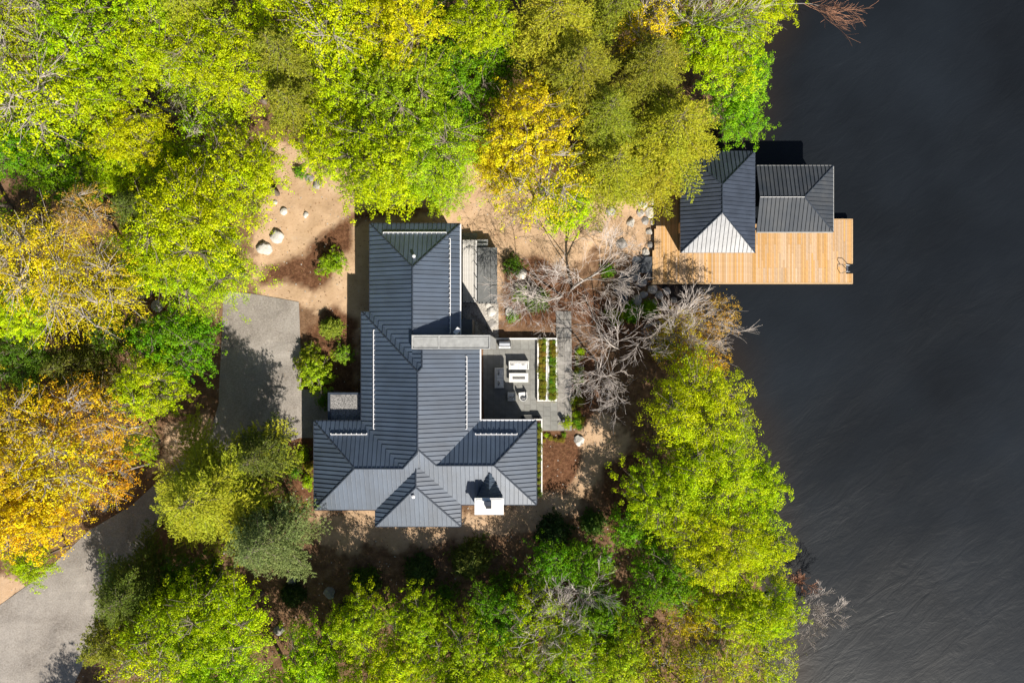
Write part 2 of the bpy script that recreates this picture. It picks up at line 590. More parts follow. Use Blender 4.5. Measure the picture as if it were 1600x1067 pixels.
# ------------------------------------------------------------------ lake
def water_material():
    m = bpy.data.materials.new('lake_water')
    m.use_nodes = True
    nt = m.node_tree
    b = nt.nodes['Principled BSDF']
    b.inputs['Roughness'].default_value = .36
    b.inputs['IOR'].default_value = 1.33
    b.inputs['Specular IOR Level'].default_value = .36
    tc = nt.nodes.new('ShaderNodeTexCoord')

    def nz(scale, detail, rough, rot=0, stretch=(1, 1, 1), dist=0):
        mp = nt.nodes.new('ShaderNodeMapping')
        mp.vector_type = 'TEXTURE'
        mp.inputs['Rotation'].default_value = (0, 0, rot)
        mp.inputs['Scale'].default_value = stretch
        nt.links.new(tc.outputs['Object'], mp.inputs['Vector'])
        n = nt.nodes.new('ShaderNodeTexNoise')
        n.inputs['Scale'].default_value = scale
        n.inputs['Detail'].default_value = detail
        n.inputs['Roughness'].default_value = rough
        n.inputs['Distortion'].default_value = dist
        nt.links.new(mp.outputs['Vector'], n.inputs['Vector'])
        return n.outputs['Fac']
    r = nt.nodes.new('ShaderNodeValToRGB')
    r.color_ramp.elements[0].position = .3
    r.color_ramp.elements[0].color = (.0075, .0092, .0118, 1)
    r.color_ramp.elements[1].position = .75
    r.color_ramp.elements[1].color = (.0150, .0195, .0260, 1)
    nt.links.new(nz(.05, 4, .55), r.inputs['Fac'])
    at = nt.nodes.new('ShaderNodeAttribute')
    at.attribute_name = 'shallow'
    mw = nt.nodes.new('ShaderNodeMix')
    mw.data_type = 'RGBA'
    mw.inputs['B'].default_value = (.030, .021, .015, 1)
    nt.links.new(at.outputs['Fac'], mw.inputs['Factor'])
    nt.links.new(r.outputs['Color'], mw.inputs['A'])
    nt.links.new(mw.outputs['Result'], b.inputs['Base Color'])
    b1 = nt.nodes.new('ShaderNodeBump')
    b1.inputs['Strength'].default_value = 1.0
    b1.inputs['Distance'].default_value = .075
    nt.links.new(nz(.5, 5, .6, R(38), (2.0, .75, 1), .6), b1.inputs['Height'])
    pr = nt.nodes.new('ShaderNodeMapRange')     # wind patches: ruffled and calm water
    pr.inputs['From Min'].default_value = .38
    pr.inputs['From Max'].default_value = .62
    pr.inputs['To Min'].default_value = .30
    pr.inputs['To Max'].default_value = 1.0
    nt.links.new(nz(.07, 5, .6, R(38), (1.8, .8, 1), .8), pr.inputs['Value'])
    nt.links.new(pr.outputs['Result'], b1.inputs['Strength'])
    rr_ = nt.nodes.new('ShaderNodeMapRange')
    rr_.inputs['To Min'].default_value = .29
    rr_.inputs['To Max'].default_value = .41
    nt.links.new(pr.outputs['Result'], rr_.inputs['Value'])
    nt.links.new(rr_.outputs['Result'], b.inputs['Roughness'])
    b2 = nt.nodes.new('ShaderNodeBump')
    b2.inputs['Strength'].default_value = .8
    b2.inputs['Distance'].default_value = .010
    nt.links.new(nz(2.2, 4, .6, R(30), (1.6, .75, 1), .5), b2.inputs['Height'])
    nt.links.new(b1.outputs['Normal'], b2.inputs['Normal'])
    nt.links.new(b2.outputs['Normal'], b.inputs['Normal'])
    return m


M['water'] = water_material()
wx = np.array([-2.] + list(np.arange(8., 48., 1.0)) + [60, 120, 320])
wy = np.array([-320., -120] + list(np.arange(-45., 46., 1.0)) + [120, 320])
XX, YY = np.meshgrid(wx, wy)
jj = np.arange(len(wx) * len(wy)).reshape(len(wy), len(wx))
struct('lake', fast_mesh('lake', np.stack([XX.ravel(), YY.ravel(), 0 * XX.ravel()], 1),
       np.stack([jj[:-1, :-1].ravel(), jj[:-1, 1:].ravel(), jj[1:, 1:].ravel(), jj[1:, :-1].ravel()], 1), M['water'], {'shallow': 1 - sstep(.5, 9.0, XX.ravel() - np.interp(-YY.ravel(), -SHY, SHX) + 3 * vnoise(XX.ravel() * .2, YY.ravel() * .2, 4))}))


# ------------------------------------------------------------------ draped sheets
def drape(poly, off, material, name, step=.8, skirt=.25):
    pw = [on_ground(*p) for p in poly]
    bm = bmesh.new()
    bm.faces.new([bm.verts.new((p.x, p.y, 0)) for p in pw])
    xs = [p.x for p in pw]
    ys = [p.y for p in pw]
    for lo, hi, ax in ((min(xs), max(xs), 0), (min(ys), max(ys), 1)):
        t = lo + step
        while t < hi:
            co = [0, 0, 0]
            no = [0, 0, 0]
            co[ax] = t
            no[ax] = 1
            bmesh.ops.bisect_plane(bm, geom=bm.verts[:] + bm.edges[:] + bm.faces[:], plane_co=co, plane_no=no)
            t += step
    for v in bm.verts:
        v.co.z = gz(v.co.x, v.co.y) + off
    bmesh.ops.recalc_face_normals(bm, faces=bm.faces[:])
    if sum(f.normal.z for f in bm.faces) < 0:
        bmesh.ops.reverse_faces(bm, faces=bm.faces[:])
    ed = [e for e in bm.edges if e.is_boundary]
    r = bmesh.ops.extrude_edge_only(bm, edges=ed)
    for v in r['geom']:
        if isinstance(v, bmesh.types.BMVert):
            v.co.z -= skirt
    me = bpy.data.meshes.new(name)
    bm.to_mesh(me)
    bm.free()
    me.materials.append(material)
    return me


def asphalt_material():
    m = M['asphalt']
    nt = m.node_tree
    b = nt.nodes['Principled BSDF']
    tc = nt.nodes.new('ShaderNodeTexCoord')
    n1 = nt.nodes.new('ShaderNodeTexNoise')
    n1.inputs['Scale'].default_value = .22
    n1.inputs['Detail'].default_value = 9
    n1.inputs['Roughness'].default_value = .68
    n1.inputs['Distortion'].default_value = .6
    nt.links.new(tc.outputs['Object'], n1.inputs['Vector'])
    n2 = nt.nodes.new('ShaderNodeTexNoise')
    n2.inputs['Scale'].default_value = 7
    n2.inputs['Detail'].default_value = 5
    nt.links.new(tc.outputs['Object'], n2.inputs['Vector'])
    r = nt.nodes.new('ShaderNodeValToRGB')
    for (p, c), e in zip([(.34, (.165, .142, .122)), (.68, (.40, .365, .33))], r.color_ramp.elements):
        e.position = p
        e.color = (*c, 1)
    mx = nt.nodes.new('ShaderNodeMath')
    mx.operation = 'MULTIPLY_ADD'
    mx.inputs[1].default_value = .45
    nt.links.new(n2.outputs['Fac'], mx.inputs[0])
    ml = nt.nodes.new('ShaderNodeMath')
    ml.operation = 'MULTIPLY'
    ml.inputs[1].default_value = .6
    nt.links.new(n1.outputs['Fac'], ml.inputs[0])
    nt.links.new(ml.outputs[0], mx.inputs[2])
    nt.links.new(mx.outputs[0], r.inputs['Fac'])
    nt.links.new(r.outputs['Color'], b.inputs['Base Color'])


asphalt_material()
DRIVE = [(349, 454), (400, 460), (467, 472), (470, 560), (471, 608), (540, 612), (540, 662), (495, 684), (468, 684), (420, 700), (365, 720), (310, 745), (262, 800), (228, 850), (205, 905), (178, 960),
         (140, 1020), (110, 1080), (90, 1130), (-70, 1130), (-70, 985), (0, 945), (60, 902), (95, 870), (140, 828), (205, 790), (262, 738), (300, 705), (328, 680), (342, 630), (346, 540)]
struct('driveway', drape(DRIVE, .05, M['asphalt'], 'driveway'))
struct('gravel_strip', drape([(722, 366), (745, 366), (745, 474), (779, 474), (779, 530), (722, 530)], .04, M['gravel_bed'], 'gravel_strip'))


# ------------------------------------------------------------------ roofs
def clip_half(poly, ax, val, keep_greater):
    out = []
    n = len(poly)
    for i in range(n):
        a, b = poly[i], poly[(i + 1) % n]
        ia = (a[ax] >= val) if keep_greater else (a[ax] <= val)
        ib = (b[ax] >= val) if keep_greater else (b[ax] <= val)
        if ia:
            out.append(a)
        if ia != ib:
            t = (val - a[ax]) / (b[ax] - a[ax])
            out.append((a[0] + t * (b[0] - a[0]), a[1] + t * (b[1] - a[1])))
    return out


def poly_area(p):
    return abs(sum(p[i][0] * p[(i + 1) % len(p)][1] - p[(i + 1) % len(p)][0] * p[i][1] for i in range(len(p)))) / 2


PANEL_W = .43


def roof_slope(parent, E, pitch, ax, eave, sign, poly, material, rec, rail=None, dz=0.0):
    """one sloping plane. poly in pixels at eave height; ax = pixel axis in which it rises; sign +1 rises with the pixel coordinate"""
    k = mpp(E)
    pw = [tuple(W(x, y, E)[:2]) for x, y in poly]
    if ax == 0:
        e0 = (eave - 800.0) * k
        wa, s = 0, sign
    else:
        e0 = -(eave - 533.5) * k
        wa, s = 1, -sign

    def zf(x, y):
        return E + dz + pitch * s * ((x, y)[wa] - e0)
    mb = MB()
    mb.prism(pw, lambda x, y: zf(x, y) - .16, lambda x, y: zf(x, y) - .012)
    slope = part('roof_slope', mb, M['roof_cap'], parent)
    oa = 1 - wa
    lo = min(p[oa] for p in pw)
    hi = max(p[oa] for p in pw)
    n = max(1, round((hi - lo) / PANEL_W))
    w = (hi - lo) / n
    for i in range(n):
        a, b = lo + i * w, lo + (i + 1) * w
        q = clip_half(clip_half(pw, oa, a + .004, True), oa, b - .004, False)
        if len(q) < 3 or poly_area(q) < .02:
            continue
        m2 = MB()
        m2.prism(q, lambda x, y: zf(x, y) - .02, lambda x, y: zf(x, y) + .006)
        # standing seam along the low side of the strip
        on = sorted([p for p in q if abs(p[oa] - (a + .004)) < .002], key=lambda p: p[wa])
        if len(on) >= 2 and abs(on[-1][wa] - on[0][wa]) > .15:
            l0, l1 = on[0][wa], on[-1][wa]
            hw = .022
            c = a + .004
            rect = [(c - hw, l0), (c + hw, l0), (c + hw, l1), (c - hw, l1)]
            if wa == 0:
                rect = [(y, x) for x, y in rect]
            m2.prism(rect, lambda x, y: zf(x, y) - .01, lambda x, y: zf(x, y) + .085)
        rec.append((poly_area(q), m2, slope, material))
    return zf


def finish_panels(root, rec, limit=295):
    rec.sort(key=lambda r: -r[0])
    for a, mb, slope, material in rec[:limit]:
        part('roof_panel', mb, material, slope)
    rest = rec[limit:]
    if rest:
        mb = MB()
        for a, m2, slope, material in rest:
            mb.add(m2.v, m2.f)
        o = part('roof_panels', mb, rest[0][3], root)
        o['kind'] = 'stuff'


def cap_bar(root, a, b, r=.075, material=None, name='ridge_cap'):
    mb = MB()
    mb.tube([a, b], r, 6)
    return part(name, mb, material or M['roof_cap'], root)


HE = 9.0      # eave height of the house
HP = .40
hb = W(650, 600, HE)
house = thing('house', 'large lake house with dark slate blue standing seam metal hip roofs', 'house', (hb.x, hb.y, gz(hb.x, hb.y)))
rec = []
KE = mpp(HE)


def hz(dpx):
    return HE + HP * dpx * KE


S = lambda *a, **kw: roof_slope(house, HE, HP, *a, M['roof'], rec, **kw)
S(0, 578, 1, [(578, 350), (648.5, 420.5), (648.5, 557.5), (578, 487)])
S(0, 578, 1, [(648.5, 534), (664, 534), (664, 573), (648.5, 557.5)])
S(1, 350, 1, [(578, 350), (719, 350), (648.5, 420.5)])
S(0, 719, -1, [(719, 350), (719, 534), (648.5, 534), (648.5, 420.5)])
S(1, 487, 1, [(565, 487), (578, 487), (664, 573), (657.5, 579.5)])
S(0, 565, 1, [(565, 487), (657.5, 579.5), (657.5, 703.5), (634, 727), (565, 658)])
S(0, 750, -1, [(664, 540), (750, 540), (750, 657), (684.5, 722.5), (657.5, 695.5), (657.5, 579.5), (664, 573)])
S(1, 658, 1, [(491, 658), (565, 658), (634, 727), (560, 727)])
S(0, 491, 1, [(491, 658), (560, 727), (491, 796)])
S(1, 796, -1, [(491, 796), (560, 727), (634, 727), (657.5, 703.5), (657.5, 725.5), (587, 796)])
S(1, 657, 1, [(750, 657), (838, 657), (772.5, 722.5), (684.5, 722.5)])
S(0, 838, -1, [(838, 657), (838, 788), (772.5, 722.5)])
S(1, 788, -1, [(838, 788), (772.5, 722.5), (684.5, 722.5), (657.5, 695.5), (653.5, 721.5), (720, 788)])
S(0, 587, 1, [(587, 822), (587, 796), (653.5, 729.5), (653.5, 755.5)])
S(1, 822, -1, [(587, 822), (720, 822), (653.5, 755.5)])
S(0, 720, -1, [(720, 822), (653.5, 755.5), (653.5, 721.5), (720, 788)])
finish_panels(house, rec)


def PP(px, py, h):
    p = W(px, py, HE)
    return Vector((p.x, p.y, hz(h) + .03))


for a, b in [((648.5, 420.5, 70.5), (648.5, 524, 70.5)), ((578, 350, 0), (648.5, 420.5, 70.5)), ((719, 350, 0), (648.5, 420.5, 70.5)),
             ((565, 487, 0), (657.5, 579.5, 92.5)), ((657.5, 579.5, 92.5), (657.5, 700, 92.5)), ((664, 545, 86), (664, 573, 86)), ((664, 573, 86), (657.5, 579.5, 92.5)),
             ((491, 658, 0), (560, 727, 69)), ((491, 796, 0), (560, 727, 69)), ((560, 727, 69), (634, 727, 69)), ((634, 727, 69), (657.5, 700, 92.5)),
             ((657.5, 696, 92.5), (684.5, 722.5, 65.5)), ((684.5, 722.5, 65.5), (772.5, 722.5, 65.5)), ((838, 657, 0), (772.5, 722.5, 65.5)), ((838, 788, 0), (772.5, 722.5, 65.5)),
             ((653.5, 722, 66.5), (653.5, 755.5, 66.5)), ((587, 822, 0), (653.5, 755.5, 66.5)), ((720, 822, 0), (653.5, 755.5, 66.5))]:
    cap_bar(house, PP(*a), PP(*b))
# white gutters
for a, b in [((719.6, 350), (719.6, 523)), ((750.8, 546), (750.8, 656)), ((750, 656.2), (838, 656.2))]:
    mb = MB()
    p, q = W(*a, HE), W(*b, HE)
    c = (p + q) / 2
    L = (q - p).length
    ang = math.atan2(q.y - p.y, q.x - p.x)
    mb.box((c.x, c.y, HE - .07), (L, .13, .17), ang)
    part('gutter', mb, M['white'], house, label='white eaves gutter')
for a, b in [((564.4, 488), (564.4, 657)), ((577.4, 351), (577.4, 486)), ((579, 349.4), (718, 349.4)), ((492, 657.4), (564, 657.4)), ((490.4, 659), (490.4, 795)), ((492, 796.6), (586, 796.6)),
             ((588, 822.6), (719, 822.6)), ((721, 788.6), (837, 788.6)), ((838.6, 658), (838.6, 787)), ((720.6, 789.5), (720.6, 821)), ((586.4, 797.5), (586.4, 821))]:
    mb = MB()
    p, q = W(*a, HE), W(*b, HE)
    c = (p + q) / 2
    mb.box((c.x, c.y, HE - .1), ((q - p).length, .09, .16), math.atan2(q.y - p.y, q.x - p.x))
    part('gutter', mb, M['roof_cap'], house)


# snow guard rails
def snow_rail(a, b, d):
    """a, b image pixels; d eave distance in eave pixels"""
    z = hz(d) + .16
    p, q = W(*a, z), W(*b, z)
    L = (q - p).length
    u = (q - p).normalized()
    mb = MB()
    mb.tube([p, q], .045, 6)
    mb.tube([p - Vector((0, 0, .09)), q - Vector((0, 0, .09))], .03, 5)
    rail = part('snow_rail', mb, M['white'], house, label='white snow guard rail on the roof')
    n = int(L / .46)
    side = Vector((-u.y, u.x, 0))
    inw = (W(655, 600, HE) - p)
    if side.dot(inw) < 0:
        side = -side
    base = None
    for i in range(n + 1):
        c = p + u * (L * i / n)
        if base is None:
            m2 = MB()
            ang = math.atan2(u.y, u.x)
            m2.box((0, 0, -.05), (.07, .13, .20), ang)
            base = m2.mesh('bracket', M['white'])
        o = link('bracket', base, rail)
        o.location = c + side * .05 - root_loc(rail)


snow_rail((599, 363), (697, 363), 13)
snow_rail((703.5, 373), (703.5, 520), 15)
snow_rail((583.5, 516), (583.5, 670), 18)
snow_rail((729.5, 557), (729.5, 670), 21)
snow_rail((517, 678.5), (573, 678.5), 20)
snow_rail((743, 678.5), (808, 678.5), 22)

# house walls under the eaves
for (x0, y0, x1, y1) in [(590, 362, 707, 540), (577, 499, 738, 700), (503, 670, 640, 784), (640, 669, 826, 776), (599, 770, 708, 810)]:
    mb = MB()
    p, q = W(x0, y0, HE), W(x1, y1, HE)
    mb.box(((p.x + q.x) / 2, (p.y + q.y) / 2, (2.2 + HE - .1) / 2), (q.x - p.x, p.y - q.y, HE - .1 - 2.2))
    part('wall', mb, M['siding'], house)


mb = MB()   # unseen slab beneath the wing eave, added to cast shade on the patio
p, q = W(770, 662, 6.9), W(835.5, 780, 6.9)
mb.box(((p.x + q.x) / 2, (p.y + q.y) / 2, 6.85), (q.x - p.x, p.y - q.y, .14))
part('shade_slab', mb, M['roof_cap'], house)


def window(px, py, wid, z0, z1, face):
    p = W(px, py, HE)
    mb = MB()
    g = MB()
    if face in 'EW':
        s = 1 if face == 'E' else -1
        mb.box((p.x + s * .03, p.y, (z0 + z1) / 2), (.1, wid + .16, z1 - z0 + .16))
        g.box((p.x + s * .06, p.y, (z0 + z1) / 2), (.1, wid, z1 - z0))
    else:
        s = 1 if face == 'N' else -1
        mb.box((p.x, p.y + s * .03, (z0 + z1) / 2), (wid + .16, .1, z1 - z0 + .16))
        g.box((p.x, p.y + s * .06, (z0 + z1) / 2), (wid, .1, z1 - z0))
    f = part('window', mb, M['dark_metal'], house)
    part('pane', g, M['glass'], f)


for y in (562, 596, 630):
    window(738, y, 1.8, 3.3, 5.7, 'E')
    window(738, y, 1.8, 6.3, 8.2, 'E')
for y in (390, 440, 480):
    window(707, y, 1.8, 5.7, 8.0, 'E')
    window(590, y, 1.6, 6.2, 8.0, 'W')
for y in (700, 745):
    window(826, y, 1.9, 6.2, 8.2, 'E')
for x in (530, 565):
    window(x, 784, 1.6, 6.2, 8.2, 'S')
for x in (625, 655, 685):
    window(x, 810, 1.4, 6.0, 8.3, 'S')
for x in (765, 800):
    window(x, 669, 1.6, 6.3, 8.2, 'N')
for x in (615, 650, 685):
    window(x, 362, 1.6, 6.2, 8.1, 'N')

# chimney by the south eave
zc = 11.3
mb = MB()
p, q = W(741.5, 778, zc), W(787, 804, zc)
cw, cl = q.x - p.x, p.y - q.y
cc = (p + q) / 2
mb.box((cc.x, cc.y, (4.0 + zc - .25) / 2), (cw - .25, cl - .25, zc - .25 - 4.0))
ch = part('chimney', mb, M['stone_wall'], house, label='stone chimney with a white cap by the eave')
mb = MB()
mb.box((cc.x, cc.y, zc - .125), (cw, cl, .25))
mb.box((cc.x, cc.y, zc + .02), (cw - .3, cl - .3, .06))
part('chimney_cap', mb, M['chimney'], ch, label='white chimney cap')
mb = MB()
f = W(763.5, 788.5, zc + .2)
mb.box((f.x, f.y, zc + .22), (.5, .62, .34))
part('flue', mb, M['dark_metal'], ch)
mb = MB()
mb.box((f.x - .05, f.y + .15, zc + .43), (.62, .4, .05))
part('flue_hood', mb, M['roof_cap'], ch)
# cricket behind the chimney
mb = MB()
yb = cc.y + cl / 2 - .12
zr = zc - .55
apx = W(764, 741, 11.0)
x0, x1 = cc.x - cw / 2 + .02, cc.x + cw / 2 - .02
zb = hz(10)
vs = [(x0, yb, zb), (x1, yb, zb), (cc.x, yb, zr), (cc.x, apx.y, zr - .25), (x0 + .15, apx.y - .35, zb), (x1 - .15, apx.y - .35, zb)]
mb.add(vs, [(0, 2, 3, 4), (2, 1, 5, 3), (0, 1, 2), (4, 3, 5), (0, 4, 5, 1)])
for i in range(1, 6):
    t = i / 6
    y = yb + (apx.y - .2 - yb) * t
    for sx in (x0 + .05, x1 - .05):
        mb.tube([(sx, y, zb + .06), (cc.x, y, zr - .25 * t + .02)], .025, 4)
part('cricket_roof', mb, M['roof'], ch)

# tall flat parapet wall crossing the roof
zs = HE + 2.15
mb = MB()
p, q = W(643.5, 523.5, zs), W(766, 545.5, zs)
c = (p + q) / 2
mb.box((c.x, c.y, (3.0 + zs) / 2), (q.x - p.x, p.y - q.y, zs - 3.0))
pw_ = part('parapet_wall', mb, M['slab_edge'], house, label='flat topped grey parapet wall crossing the roofs')
for a, b in (((646.5, 526.5), (684.5, 542.5)), ((687.5, 526.5), (763, 542.5))):
    mb = MB()
    u, v = W(*a, zs), W(*b, zs)
    m_ = (u + v) / 2
    mb.box((m_.x, m_.y, zs + .03), (v.x - u.x, u.y - v.y, .05), 0, .02)
    part('membrane_panel', mb, M['slab'], pw_)
for a, b in (((643.5, 523.5), (766, 525.2)), ((643.5, 543.8), (766, 545.5)), ((643.5, 525.3), (645.2, 543.7)), ((764.3, 525.3), (766, 543.7)), ((685, 525.3), (687, 543.7))):
    mb = MB()
    u, v = W(*a, zs), W(*b, zs)
    m_ = (u + v) / 2
    mb.box((m_.x, m_.y, zs + .06), (v.x - u.x, u.y - v.y, .12))
    part('coping', mb, M['slab_edge'], pw_)
mb = MB()   # sloping end of the parapet
z2 = HE - 1.6
a, b = W(766.2, 524, zs), W(766.2, 545, zs)
c, d = W(774, 529, z2), W(774, 546, z2)
mb.add([a, b, d, c, (a.x, a.y, 3), (b.x, b.y, 3), (d.x, d.y, 3), (c.x, c.y, 3)], [(0, 1, 2, 3), (1, 5, 6, 2), (3, 2, 6, 7), (0, 3, 7, 4)])
part('parapet_end', mb, M['slab_edge'], pw_)

# roof vents and the white box on the eave
for px, py, d, r in ((647, 400.5, 46, .16), (646, 775.5, 45, .17)):
    z = hz(d)
    p = W(px, py, z + .3)
    mb = MB()
    mb.tube([(p.x, p.y, z - .1), (p.x, p.y, z + .42)], .09, 8)
    v = part('roof_vent', mb, M['steel'], house)
    mb = MB()
    mb.tube([(p.x, p.y, z + .40), (p.x, p.y, z + .46), (p.x, p.y, z + .5)], [r, r, r * .4], 10)
    mb.tube([(p.x, p.y, z - .02), (p.x, p.y, z + .06)], [.24, .1], 10)
    part('vent_cap', mb, M['white'], v)
p = W(714, 517, HE + 1.75)
mb = MB()
mb.box((p.x, p.y, HE + 1.6), (.46, .68, .3), R(-38), .05)
bx_ = part('antenna_box', mb, M['white'], house, label='small white tilted box on the eave')
mb = MB()
mb.tube([(p.x, p.y, HE - .2), (p.x, p.y, HE + 1.5)], .04, 6)
part('mount', mb, M['dark_metal'], bx_)

# gravel topped entry canopy
ze = 8.0
p, q = W(513, 613, ze), W(570, 662, ze)
c = (p + q) / 2
mb = MB()
mb.box((c.x, c.y, ze - .22), (q.x - p.x, p.y - q.y, .36))
can = part('entry_canopy', mb, M['siding'], house, label='flat entry canopy topped with grey gravel')
mb = MB()
w_, l_ = q.x - p.x, p.y - q.y
for bxx in ((c.x, p.y - .1, w_, .2), (p.x + .1, c.y - .1, .2, l_ - .21)):
    mb.box((bxx[0], bxx[1], ze + .06), (bxx[2], bxx[3], .26))
part('edge_trim', mb, M['roof_cap'], can)
mb = MB()
mb.tube([(p.x + .3, p.y - .3, 4.5), (p.x + .3, p.y - .3, ze - .3)], .12, 6)
part('post', mb, M['siding'], can)


def pebbles(name, n, region, size, material, zfun, seed, parent=None):
    rg = np.random.default_rng(seed)
    xs = rg.uniform(region[0], region[2], n)
    ys = rg.uniform(region[1], region[3], n)
    zs_ = zfun(xs, ys)
    s = size * rg.uniform(.5, 1.4, (n, 1)) * np.stack([rg.uniform(.8, 1.2, n), rg.uniform(.8, 1.2, n), rg.uniform(.45, .8, n)], 1)
    base = np.array([(1, 0, 0), (.3, .95, 0), (-.8, .6, 0), (-.8, -.6, 0), (.3, -.95, 0), (0, 0, 1.0), (.1, .1, .9)], float)
    ang = rg.uniform(0, 6.28, n)
    ca, sa = np.cos(ang), np.sin(ang)
    b = base[:6][None] * s[:, None, :]
    b = b * (1 + rg.uniform(-.2, .2, b.shape))
    vx = b[..., 0] * ca[:, None] - b[..., 1] * sa[:, None] + xs[:, None]
    vy = b[..., 0] * sa[:, None] + b[..., 1] * ca[:, None] + ys[:, None]
    vz = b[..., 2] + zs_[:, None]
    v = np.stack([vx, vy, vz], -1).reshape(-1, 3)
    tri = np.array([(0, 1, 5), (1, 2, 5), (2, 3, 5), (3, 4, 5), (4, 0, 5)])
    q = (tri[None] + (np.arange(n) * 6)[:, None, None]).reshape(-1, 3)
    if parent is not None:
        v = v - np.array(root_loc(parent))
    o = link(name, fast_mesh(name, v, q, material), parent)
    o['kind'] = 'stuff'
    return o


pebbles('roof_gravel', 3800, (p.x + .22, q.y, q.x, p.y - .22), .075, M['pebble_grey'], lambda x, y: x * 0 + ze - .035, 3, can)

# ------------------------------------------------------------------ side deck, spa, gravel
ZD = 4.75
p, q = W(723, 375, ZD), W(745.5, 472.5, ZD)
sd = thing('side_deck', 'pale grey board deck with glass railing beside the house wall', 'deck', ((p.x + q.x) / 2, (p.y + q.y) / 2, gz((p.x + q.x) / 2, (p.y + q.y) / 2)))
nb = 8
bw = (q.x - p.x) / nb
me = None
for i in range(nb):
    if me is None:
        mb = MB()
        mb.box((0, 0, -.03), (bw - .015, p.y - q.y, .06))
        me = mb.mesh('deck_board', M['grey_board'])
    o = link('deck_board', me, sd)
    o.location = Vector((p.x + bw * (i + .5), (p.y + q.y) / 2, ZD)) - root_loc(sd)
mb = MB()
mb.box(((p.x + q.x) / 2, (p.y + q.y) / 2, ZD - .6), (q.x - p.x - .1, p.y - q.y - .1, 1.05))
part('deck_frame', mb, M['siding'], sd)
posts = [(q.x - .06, p.y - .06 - t * (p.y - q.y - .12)) for t in (0, .2, .4, .6, .8, 1)] + [(p.x + .3, p.y - .06), (p.x + .3, q.y + .06), ((p.x + q.x) / 2 + .1, q.y + .06), ((p.x + q.x) / 2 + .1, p.y - .06)]
pm = None
for x, y in posts:
    if pm is None:
        mb = MB()
        mb.box((0, 0, .2), (.05, .05, .4))
        mb.box((0, 0, .41), (.1, .1, .03))
        pm = mb.mesh('railing_post', M['dark_metal'])
    o = link('railing_post', pm, sd)
    o.location = Vector((x, y, ZD)) - root_loc(sd)
mb = MB()
mb.box((q.x - .06, (p.y + q.y) / 2, ZD + .38), (.04, p.y - q.y, .035))
mb.box(((p.x + q.x) / 2, q.y + .06, ZD + .38), (q.x - p.x - .2, .05, .035))
part('top_rail', mb, M['white'], sd)

p, q = W(745.8, 386.5, 4.9), W(777, 474, 4.9)
c = (p + q) / 2
g0 = gz(c.x, c.y) - .3
sp = thing('swim_spa', 'long swim spa under a charcoal grey folding cover beside the pale deck', 'spa', (c.x, c.y, g0))
mb = MB()
mb.box((c.x, c.y, (g0 + 4.75) / 2), (q.x - p.x - .08, p.y - q.y - .08, 4.75 - g0), 0, .05)
part('spa_cabinet', mb, M['spa_side'], sp)
L3 = (p.y - q.y) / 3
W2 = (q.x - p.x)
for i in range(3):
    for j, (fx, fw) in enumerate(((.325, .65), (.825, .35))):
        mb = MB()
        mb.box((p.x + W2 * fx, p.y - L3 * (i + .5), 4.86), (W2 * fw - .015, L3 - .015, .18), 0, .04)
        part('cover_panel', mb, M['spa'], sp)
for t in (.06, .2, .4, .6, .8):
    mb = MB()
    mb.box((p.x + W2 * t + .1, q.y + .05, 4.93), (.12, .14, .12), 0, .03)
    part('latch', mb, M['dark_metal'], sp)
p2 = W(745.8, 374, 4.4)
ss = thing('spa_steps', 'small grey two tread steps at the end of the swim spa', 'steps', (p2.x + .55, p2.y - .4, gz(p2.x, p2.y) - .2))
for i, z in enumerate((4.35, 4.6)):
    mb = MB()
    mb.box((p2.x + .55, p2.y - .2 - i * .42, z), (1.1, .36, .06), 0, .015)
    part('tread', mb, M['slab'], ss)
mb = MB()
mb.box((p2.x + .55, p2.y - .4, 4.0), (1.0, .7, .55))
part('riser', mb, M['spa_side'], ss)
a, b = on_ground(723, 530), on_ground(778, 474)
pebbles('pebble_bed', 2600, (a.x, a.y, b.x, b.y), .085, M['pebble'], lambda x, y: ground(x, y) + .03, 5)
a, b = on_ground(723, 374), on_ground(745, 365)
pebbles('pebble_bed', 350, (a.x, a.y, b.x, b.y), .08, M['pebble'], lambda x, y: ground(x, y) + .03, 6)

# ------------------------------------------------------------------ patio
ZP = 3.12
pb = W(820, 600, ZP)
patio = link('patio', None)
patio['kind'] = 'structure'
mb = MB()
mb.prism([tuple(W(*t, ZP)[:2]) for t in [(752, 528), (893.5, 528), (893.5, 673), (752, 673)]], 2.2, ZP - .02)
bed = mb.mesh('patio_bed', M['gravel_bed'])
pbed = link('patio_bed', bed, patio)


def paver_field(x0, y0, x1, y1, nx_, ny_, material, parent, zt=ZP, off=.5, skip=None, rgap=.018, name='paver'):
    p, q = W(x0, y0, zt), W(x1, y1, zt)
    w, l = (q.x - p.x) / nx_, (p.y - q.y) / ny_
    meshes = {}

    def get(hh):
        key = round(hh, 3)
        if key not in meshes:
            m_ = MB()
            m_.box((0, 0, -.03), (w - rgap, hh - rgap, .06), 0, .006)
            meshes[key] = m_.mesh(name, material)
        return meshes[key]
    for i in range(nx_):
        ys = [p.y - l * j for j in range(ny_ + 1)]
        if i % 2 and off:
            ys = [p.y] + [p.y - l * (j + off) for j in range(ny_)] + [q.y]
        for a, b in zip(ys[:-1], ys[1:]):
            cx, cy = p.x + w * (i + .5), (a + b) / 2
            if skip and skip(cx, cy):
                continue
            o = link(name, get(a - b), parent)
            o.location = (cx, cy, zt + random.uniform(-.003, .003))


k3 = mpp(ZP)


def pxy(x, y):
    return x / k3 + 800, 533.5 - y / k3


def skip_main(x, y):
    a, b = pxy(x, y)
    return 840 < a < 871 and b < 628


